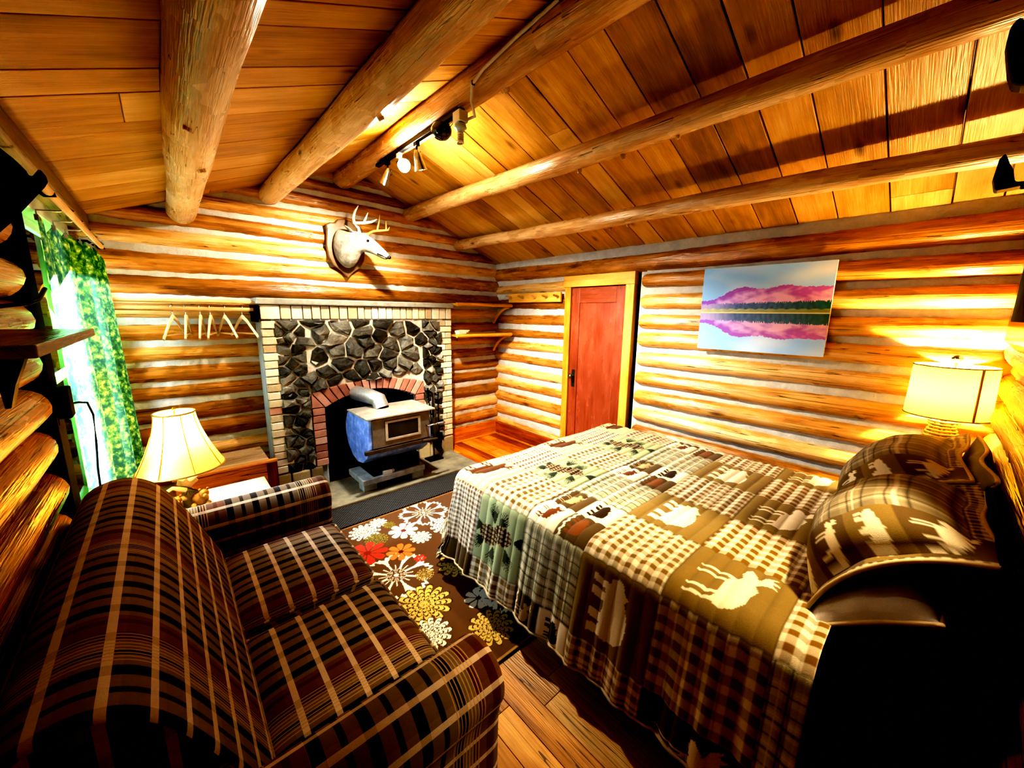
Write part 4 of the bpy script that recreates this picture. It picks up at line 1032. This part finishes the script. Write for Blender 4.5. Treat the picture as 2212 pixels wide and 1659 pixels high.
mb = MB(); mb.loft([((LX+.02, LY, .505), (0, 0, 1), .052, .052), ((LX+.02, LY, .56), (0.05, 0, 1), .045, .045), ((LX+.012, LY, .63), (-.05, 0, 1), .05, .046), ((LX, LY, .70), (0, 0, 1), .036, .036), ((LX, LY, .735), (0, 0, 1), .014, .014)], 16); mb.build('trunk', plain('pale_carved_trunk', '#b8a88a', .6, nz=.3, scale=20, bump=.6), l1)
mb = MB()
for p in ([(LX+.0, LY-.03, .60), (LX-.05, LY-.05, .63), (LX-.085, LY-.06, .615), (LX-.10, LY-.06, .64)], [(LX, LY-.03, .66), (LX-.05, LY-.04, .70), (LX-.06, LY-.05, .735)], [(LX, LY-.02, .55), (LX-.06, LY-.05, .565), (LX-.095, LY-.06, .555)], [(LX+.02, LY-.03, .65), (LX+.07, LY-.04, .69), (LX+.085, LY-.045, .68)]): mb.tube(p, [.014]+[.010]*(len(p)-2)+[.003], 8)
mb.build('antler', M_ant, l1)
for bx, by, s in ((LX-.055, LY-.045, 1.0), (LX+.055, LY-.045, 1.1)):
    mb = MB(); z = .50
    mb.ball((bx, by, z+.032*s), (.034*s, .03*s, .032*s)); mb.ball((bx+.015*s, by-.022*s, z+.066*s), (.021*s, .021*s, .02*s)); mb.ball((bx+.018*s, by-.044*s, z+.062*s), (.010*s, .012*s, .009*s), 10, 8)
    for e in (-.014, .016): mb.ball((bx+.015*s+e*s, by-.016*s, z+.085*s), .007*s, 8, 6)
    for e in (-.028, .028): mb.ball((bx+e*s, by-.03*s, z+.014*s), (.013*s, .022*s, .013*s), 8, 6)
    mb.build('carved_bear', plain('golden_carved_bear', '#8d6a34', .55, nz=.35, scale=35, bump=.4), l1)

M_lid = wood('weathered_lid_slat', ['#6a5640', '#94795a', '#b09676', '#c8b298', '#40301c'], .6, .0, .6, 1.0, .4, .3)
cr = thing('firewood_crate', (.22, 3.3, 0), 'rough plank firewood box with a slatted lid, between the side table and fireplace', 'wooden box')
mb = MB(); mb.box(-.06, .47, 3.085, 3.105, .02, .485, grain=0); mb.build('front_board', M_crate, cr, bevel=.004)
mb = MB(); mb.box(-.06, .47, 3.48, 3.50, .02, .47, grain=0); mb.build('back_board', M_crate, cr, bevel=.003)
for x in (-.06, .452): mb = MB(); mb.box(x, x+.018, 3.105, 3.48, .02, .47); mb.build('side_board', M_crate, cr, bevel=.003)
for i in range(5): mb = MB(); mb.box(-.07, .462, 3.112+i*.075, 3.112+i*.075+.071, .475, .492, grain=0); mb.build('lid_slat', M_lid, cr, bevel=.003)
mb = MB(); mb.box(-.07, .505, 3.070, 3.110, .485, .50, grain=0); mb.build('lid_rail', M_crate, cr, bevel=.002)
mb = MB(); mb.box(.435, .500, 3.065, 3.085, 0, .485, grain=2); mb.box(.48, .500, 3.085, 3.13, 0, .485, grain=2); mb.build('corner_post', M_crate, cr, bevel=.003)

# nightstand and wicker lamp in the far corner
ns = thing('nightstand', (2.95, -.07, 0), 'wooden nightstand in the corner between the bed and the door wall, under the wicker lamp', 'nightstand')
mb = MB(); mb.box(2.82, 3.09, -.195, .06, .66, .685); mb.build('top', M_crate, ns, bevel=.004)
mb = MB(); mb.box(2.835, 3.075, -.19, .045, .08, .66); mb.build('cabinet', M_darkw, ns, bevel=.003)
for lx in (2.85, 3.06):
    for ly in (-.175, .03): mb = MB(); mb.box(lx-.015, lx+.015, ly-.015, ly+.015, 0, .08); mb.build('leg', M_darkw, ns)
RXL, RYL = 2.95, -.062
l2 = thing('table_lamp', (RXL, RYL, .685), 'lit table lamp with a pale drum shade and coiled wicker base behind the pillows', 'lamp')
mb = MB(); mb.lathe([(.148, 1.315), (.153, 1.06)], RXL, RYL, 48); sh2 = mb.build('lamp_shade', shade_mat('linen_drum_shade', '#efe08a', '#ffdf68', .115), l2)
for z, r in ((1.315, .148), (1.06, .153)):
    mb = MB(); mb.tube([(RXL+r*math.cos(2*PI*i/48), RYL+r*math.sin(2*PI*i/48), z) for i in range(49)], .0035, 6); mb.build('rim', plain('drum_rim', '#a89868', .8), sh2)
mb = MB(); a = PI+.62
mb.tube([(RXL+.150*math.cos(a), RYL+.150*math.sin(a), 1.315), (RXL+.155*math.cos(a), RYL+.155*math.sin(a), 1.06)], .005, 6); mb.build('seam', plain('shade_seam_tape', '#a8862e', .8), sh2)
mb = MB(); mb.tube([(RXL, RYL, 1.05), (RXL, RYL, 1.325)], .004, 8); mb.tube([(RXL-.148, RYL, 1.31), (RXL, RYL, 1.312), (RXL+.148, RYL, 1.31)], .002, 6); mb.tube([(RXL, RYL-.148, 1.31), (RXL, RYL, 1.312), (RXL, RYL+.148, 1.31)], .002, 6); mb.build('harp', M_steel, l2)
mb = MB(); mb.lathe([(.006, 1.318), (.008, 1.328), (.006, 1.333), (.018, 1.342), (.021, 1.354), (.016, 1.366), (.004, 1.372)], RXL, RYL, 16); mb.build('finial', M_steel, l2)
mb = MB(); mb.ball((RXL, RYL, 1.17), (.03, .03, .038)); mb.build('bulb', M_bulb, l2)
mb = MB()
for i in range(22):
    f = i/21; z = .70+.33*f; r = .095-.05*f if f < .6 else .065+.0*f; r = .045+.05*abs(math.sin(f*2.2-2.0))**.9
    mb.tube([(RXL+r*math.cos(2*PI*k/24), RYL+r*math.sin(2*PI*k/24), z) for k in range(25)], .0055, 6)
for k in range(10):
    a = 2*PI*k/10; mb.tube([(RXL+(.045+.05*abs(math.sin(f*2.2-2.0))**.9-.004)*math.cos(a), RYL+(.045+.05*abs(math.sin(f*2.2-2.0))**.9-.004)*math.sin(a), .69+.345*f) for f in [q/12 for q in range(13)]], .004, 6)
mb.build('wicker_base', plain('pale_wicker', '#c9a868', .6, nz=.2), l2)
mb = MB(); mb.tube([(RXL, RYL, .686), (RXL, RYL, 1.05)], .012, 8); mb.lathe([(.001, .686), (.085, .687), (.085, .697), (.02, .70)], RXL, RYL, 24); mb.build('stem', M_brass, l2)

# ================================================================== PAINTING
pw, ph_ = 320, 240
a, b = np.meshgrid(np.linspace(0, 1, pw), np.linspace(0, 1, ph_), indexing='ij')   # a: left->right, b: bottom->top
def nz(x, y, k, seed):
    r = np.random.RandomState(seed); o = np.zeros(x.shape)
    for i in range(7):
        fx, fy, p = r.uniform(.4, 1.6)*k, r.uniform(.4, 1.6)*k, r.uniform(0, 6.3, 2); o += np.sin(x*fx+p[0]+1.7*np.sin(y*fy*.7+p[1]))*np.cos(y*fy+p[1])
    return o/4
def vn(p): return np.array(p, float)
sky = vn(lin('#9fd0ff')); hz = nz(a, b, 9, 1)
col = sky+(vn((1, 1, 1))-sky)*np.clip(.15+.5*hz+.6*(a-.5), 0, 1)[..., None]
SH = .468
prof = np.interp(a, [0, .1, .18, .25, .32, .38, .44, .5, .55, .62, .68, .74, .8, .88, .95, 1.0], [.60, .615, .66, .72, .755, .765, .745, .735, .735, .755, .772, .76, .745, .742, .745, .735])
prof = prof+.004*np.sin(a*90)+.003*np.sin(a*211)
def land(bb, dark=1.0):
    out = col.copy(); h = prof
    m = bb < h; t = np.clip((h-bb)/.16, 0, 1); nn = nz(a, bb, 22, 3)+.6*nz(a, bb, 55, 4)
    top = vn(lin('#9a66d8'))*(1-a[..., None])+vn(lin('#d070b4'))*a[..., None]; low = vn(lin('#dcc0fc'))*(1-a[..., None])+vn(lin('#ffc8d0'))*a[..., None]
    mt = top+(low-top)*np.clip(t*1.2-.1+.75*nn, 0, 1)[..., None]; out[m] = mt[m]
    tl = SH+.075+.03*a+.018*np.abs(np.sin(a*120+np.sin(a*37)*3))+.012*np.abs(np.sin(a*263)); f = bb < tl
    tr = vn(lin('#7484c8'))*(1-a[..., None])+vn(lin('#2f6a56'))*a[..., None]; tr = tr*(.75+.4*np.clip(.5+nz(a*4, bb, 30, 6), 0, 1))[..., None]
    wl = np.clip(1.1-a*3.5, 0, .8)[..., None]; tr = tr*(1-wl)+vn(lin('#c0b4de'))*wl; out[f] = tr[f]; return out
up = land(b); dn = land(2*SH-b-.006+.004*np.sin(b*160))
col = np.where((b > SH)[..., None], up, dn*.93+.03)
bs = (b > SH-.004) & (b < SH+.030+.012*np.abs(np.sin(a*40))); bc = vn(lin('#c6cfae'))*(1-a[..., None])+vn(lin('#a8a856'))*a[..., None]; col[bs] = bc[bs]*(.85+.3*np.clip(nz(a, b, 60, 8), 0, 1))[bs][..., None]
st_ = (b > SH-.016) & (b < SH-.002); col[st_] = vn(lin('#f4e6b4'))
pt = thing('canvas_painting', (3.09, .88, 1.59), 'canvas painting of purple mountains mirrored in a lake, on the log wall above the bed', 'painting')
P = np.stack([np.full_like(a, 3.062), 1.262-.775*a, 1.302+.588*b+.0*a], -1)
g = G('painted_canvas'); M_pic = g.done(g.bsdf(g.attr('col', 0), .6, normal=g.bump(g.noise(g.obj(), 400, 2), .15, .001)))
grid_obj('painted_face', P, M_pic, pt, np.clip(col, 0, 1))
mb = MB(); mb.box(3.0625, 3.084, .487, 1.262, 1.302, 1.890); mb.build('canvas_edge', plain('white_canvas', '#e9e9ec', .8), pt)

# ================================================================== TRACK LIGHT ON THE RIDGE BEAM
tk = thing('track_light', (1.30, 2.4, 2.60), 'black track light with three small metal heads, one glaring, under the ridge beam', 'track light')
mb = MB(); mb.box(1.285, 1.315, 1.86, 2.95, 2.590, 2.612); mb.box(1.292, 1.308, 1.9, 2.9, 2.612, 2.63); mb.build('track', M_black, tk, bevel=.003)
mb = MB(); mb.lathe([(.0, 2.520), (.035, 2.525), (.055, 2.545), (.060, 2.57), (.05, 2.592)], 1.30, 2.07, 28); mb.ball((1.30, 2.07, 2.52), .008, 8, 6); mb.build('canopy', plain('glossy_black_dome', '#0a0a0b', .08, .3, nz=.05, coat=1), tk)
g = G('glaring_bulb'); M_hot = g.done(g.n('Emission', {0: (1, .88, .66, 1), 'Strength': 160.0})); M_hot.cycles.emission_sampling = 'NONE'
for (y, aim, hot) in ((2.78, (-.25, .5, -1), 0), (2.60, (-.12, -1.0, -.45), 1), (2.36, (.35, .1, -1), 0)):
    p = Vector((1.30, y, 2.53)); d = Vector(aim).normalized(); h = MB()
    h.box(1.288, 1.312, y-.018, y+.018, 2.565, 2.592); h.tube([(1.30, y, 2.57), (1.30, y, 2.535)], .006, 8); h = h.build('track_adapter', M_black if not hot else M_white, tk)
    q = MB(); q.tube([p-d*.015, p+d*.005, p+d*.04, p+d*.085, p+d*.098], [.014, .022, .026, .036, .040], 20, caps=False); q.tube([p-d*.016, p-d*.014], [.006, .014], 12); q.build('spot_head', M_steel, tk)
    q = MB(); q.ball(p+d*.075, .035 if hot else .024, 14, 10); q.build('bulb', M_hot if hot else M_bulb, tk)
    q = MB(); q.tube([(1.30+.024, y, 2.545), (1.30+.03, y, 2.51), p+d*.03+Vector((.028, 0, 0))], .003, 6); q.build('yoke', M_steel, tk)
ad = thing('socket_adapter', (1.29, 1.87, 2.56), 'white plug-in socket adapter with a bare spiral bulb at the end of the track light', 'socket adapter')
mb = MB(); mb.box(1.262, 1.318, 1.835, 1.90, 2.535, 2.589); mb.build('body', M_white, ad, bevel=.004)
mb = MB(); mb.lathe([(.014, 2.535), (.030, 2.528), (.034, 2.512), (.022, 2.505), (.016, 2.49), (.0, 2.489)], 1.29, 1.868, 20); mb.build('socket', plain('pale_socket', '#cfe0e2', .4), ad)
mb = MB(); mb.tube([(1.29+.014*math.cos(i*.55), 1.868+.014*math.sin(i*.55), 2.492-i*.0011) for i in range(52)], .0055, 8); mb.build('spiral_bulb', plain('spiral_glass', '#efe9d2', .2, coat=.5), ad)
mb = MB(); mb.tube([(1.275, 1.90, 2.55), (1.25, 1.93, 2.51), (1.245, 1.94, 2.47)], .002, 6); mb.build('pull_string', M_black, ad)
mb = MB(); mb.tube([(1.31, 1.85, 2.55), (1.335, 1.80, 2.56), (1.285, 1.76, 2.60), (1.252, 1.71, 2.645), (1.252, 1.62, 2.675), (1.250, 1.4, 2.70), (1.256, 1.15, 2.725), (1.262, .9, 2.735), (1.264, .4, 2.74), (1.264, -.2, 2.742)], .0075, 8)
o = mb.build('electric_cable', plain('white_cable', '#dcd8cc', .5), None); tag(o, 'white electric cable stapled along the ridge beam to the track light', 'cable')
for y, x, z in ((1.70, 1.252, 2.647), (1.15, 1.256, 2.725)):
    mb = MB(); mb.box(x-.008, x+.008, y-.003, y+.003, z-.008, z+.01); k = mb.build('cable_staple', M_black, None); k.parent = o

# ================================================================== LEFT WALL: SHELF, HOOKS, ADAPTER
sf = thing('wall_shelf', (-.26, 1.29, 1.48), 'varnished plank shelf on dark iron brackets, on the log wall left of the curtain', 'shelf')
mb = MB(); mb.box(-.36, -.15, .935, 1.636, 1.472, 1.493); mb.build('board', wood('shelf_board', ['#3a2814', '#5f4526', '#84633a', '#a98758', '#20140a'], .22, .8, .6, .4, .2, .3), sf, bevel=.003)
for y in (.97,):
    mb = MB(); mb.prism([(-.36, 1.472), (-.168, 1.472), (-.172, 1.46), (-.183, 1.43), (-.192, 1.394), (-.198, 1.394), (-.200, 1.44), (-.25, 1.452), (-.36, 1.40)], y-.012, y+.012, 'y'); mb.build('bracket', M_black, sf)
hh = thing('hoof_hook', (-.2, .9, 1.72), 'dark carved hook with an upturned tip, silhouetted at the top left corner', 'hook')
mb = MB(); mb.prism([(-.37, 1.80), (-.14, 1.764), (-.128, 1.751), (-.122, 1.743), (-.119, 1.733), (-.114, 1.731), (-.110, 1.737), (-.107, 1.742), (-.104, 1.741), (-.103, 1.732), (-.107, 1.724), (-.144, 1.671), (-.165, 1.645), (-.24, 1.60), (-.37, 1.56)], .885, .915, 'y'); mb.build('hook_arm', M_blackm, hh, bevel=.004)
sp = MB(); sp.tube([(-.355, 1.80, 1.55), (-.29, 1.80, 1.56), (-.275, 1.86, 1.575), (-.275, 1.98, 1.61)], .006, 8); o = sp.build('curtain_tieback', M_black, None); tag(o, 'black iron tieback hook crossing in front of the curtain', 'tieback hook')
pa = thing('power_adapter', (-.33, 2.26, 1.2), 'black plug-in power adapter on the dark window casing, its cord hanging down', 'power adapter')
mb = MB(); mb.box(-.351, -.305, 2.23, 2.31, 1.125, 1.245); mb.box(-.351, -.34, 2.225, 2.315, 1.10, 1.26, m=0); mb.build('body', M_blackm, pa, bevel=.005)
mb = MB(); mb.tube([(-.315, 2.31, 1.17), (-.30, 2.36, 1.165), (-.285, 2.45, 1.145), (-.28, 2.50, 1.08), (-.285, 2.49, .96), (-.29, 2.44, .85), (-.295, 2.42, .66)], .004, 8); mb.build('cord', M_blackm, pa)

# ================================================================== NEAR WALL: HOOF HOOKS, BLACK FRAME, CEILING TAG
def hoof(name, base, label, poly, x0, x1):
    t = thing(name, base, label, 'hook', 'dark hoof hooks on the near wall')
    mb = MB(); mb.prism(poly, x0, x1, 'x'); mb.build('hoof', M_darkw, t, bevel=.006)
    yb = min(p[0] for p in poly); zb = min(p[1] for p in poly)
    mb = MB(); mb.tube([((x0+x1)/2, yb+.004, zb+.006), ((x0+x1)/2, -.12, zb+.004), ((x0+x1)/2, YN+.045, zb-.03)], [.007, .008, .010], 10); mb.build('arm', M_darkw, t)
hoof('hoof_hook', (1.2, -.05, 1.8), 'small dark hoof-shaped hook in the upper right, lower of the two', [(-.022, 1.842), (-.0195, 1.81), (-.025, 1.787), (-.058, 1.79), (-.060, 1.797), (-.047, 1.798), (-.042, 1.82), (-.036, 1.832), (-.028, 1.852)], 1.19, 1.225)
hoof('hoof_hook', (1.2, -.05, 2.0), 'larger dark hoof-shaped hook at the right edge, upper of the two', [(-.001, 2.066), (.000, 2.04), (-.004, 2.02), (-.010, 1.99), (-.018, 1.966), (-.034, 1.958), (-.06, 1.962), (-.06, 2.05), (-.018, 2.064), (-.010, 2.078)], 1.185, 1.23)
fr = thing('picture_frame', (2.6, -.19, 1.7), 'black frame on the near wall beside and above the drum-shaded lamp', 'picture frame')
mb = MB(); mb.prism([(-.212, 1.42), (-.172, 1.46), (-.172, 1.98), (-.212, 2.02)], 1.9, 2.62, 'x'); mb.build('frame', plain('black_lacquer', '#080707', .2, nz=.1, coat=.8), fr, bevel=.004)
mb = MB(); mb.box(2.0, 2.52, -.1715, -.170, 1.54, 1.90); mb.build('dark_pane', M_blackm, fr)
ang = math.atan(SL); M = Matrix.Translation((2.80, .25, roof(2.80)-.006)) @ Matrix.Rotation(ang, 4, 'Y')
mb = MB(); mb.box(-.022, .022, -.04, .04, 0, .003, M=M); o = mb.build('ceiling_tag', plain('worn_tin', '#e2dcc0', .4, .3), None); tag(o, 'small pale metal plate nailed to the sloping ceiling above the bed', 'metal plate')

# ================================================================== LIGHTS
def lamp(kind, name, loc, power, col, size=.05, rot=None, **kw):
    l = bpy.data.lights.new(name, kind); l.energy = power; l.color = col
    if kind in ('POINT', 'SPOT'): l.shadow_soft_size = size
    if kind == 'AREA': l.shape = 'RECTANGLE'; l.size, l.size_y = size
    for k, v in kw.items(): setattr(l, k, v)
    o = bpy.data.objects.new(name, l); C.objects.link(o); o.location = loc
    if rot is not None: o.rotation_euler = rot
    return o
def aim(o, tgt): o.rotation_euler = (Vector(tgt)-o.location).to_track_quat('-Z', 'Y').to_euler()
WARM = (1.0, .76, .46); YEL = (1.0, .77, .42); COOL = (.62, .82, 1.0)
lamp('POINT', 'track_glow', (1.285, 2.47, 2.47), 9, (1, .91, .76), .03)
s = lamp('SPOT', 'track_spot_wall', (1.275, 2.80, 2.42), 36, (1, .93, .80), .03, spot_size=2.0, spot_blend=.6); aim(s, (1.0, 3.8, 1.2))
s = lamp('SPOT', 'track_spot_room', (1.335, 2.37, 2.42), 130, (1, .93, .80), .03, spot_size=1.8, spot_blend=.6); aim(s, (2.4, 2.2, .3))
lamp('POINT', 'bell_lamp_bulb', (LX, LY, .93), 11, YEL, .03)
lamp('POINT', 'drum_lamp_bulb', (RXL, RYL, 1.20), 50, YEL, .03)
a_ = lamp('AREA', 'window_daylight', (XL-.12, 3.0, 1.22), 78, COOL, (1.1, 1.4)); a_.rotation_euler = (0, -PI/2+.42, 0); a_.data.spread = 1.65
s = lamp('SPOT', 'added_floor_spot', (1.75, -.12, 2.15), 60, (1, .80, .5), .05, spot_size=.85, spot_blend=.6); aim(s, (.98, .78, 0))  # unseen spot added to light the floor patch, without a fixture

w = bpy.data.worlds.new('sky'); bpy.context.scene.world = w; w.use_nodes = True
bg = w.node_tree.nodes['Background']; bg.inputs[0].default_value = (.62, .85, 1.0, 1); bg.inputs[1].default_value = 2.2

# ================================================================== CAMERA
cam = bpy.data.cameras.new('camera'); co = bpy.data.objects.new('camera', cam); C.objects.link(co)
cam.sensor_fit = 'HORIZONTAL'; cam.sensor_width = 36; cam.lens = 36*830.85/2212; cam.clip_start = .01
Rv, Uv, Fv = Vector((0.74480018, -0.66718144, 0.01190052)), Vector((0.11203991, 0.14261564, 0.98341641)), Vector((0.65781438, 0.73111538, -0.18097111))
Mx = Matrix((Rv, Uv, -Fv)).transposed().to_4x4(); Mx.translation = (0, 0, 1.55); co.matrix_world = Mx
sc = bpy.context.scene; sc.camera = co
vs = sc.view_settings; sc.display_settings.display_device = 'sRGB'; vs.view_transform = 'Standard'; vs.look = 'Very High Contrast'; vs.exposure = 1.25; vs.gamma = 1.0
sc.cycles.use_denoising = True; sc.cycles.use_light_tree = False
sc.cycles.use_adaptive_sampling = True; sc.cycles.adaptive_threshold = .05
sc.cycles.max_bounces = 4; sc.cycles.diffuse_bounces = 3; sc.cycles.glossy_bounces = 1; sc.cycles.transmission_bounces = 2; sc.cycles.transparent_max_bounces = 6
sc.cycles.sample_clamp_indirect = 6.0; sc.cycles.caustics_reflective = False; sc.cycles.caustics_refractive = False
vs.use_curve_mapping = True
vs.curve_mapping.black_level = (.008, .008, .008); vs.curve_mapping.update()
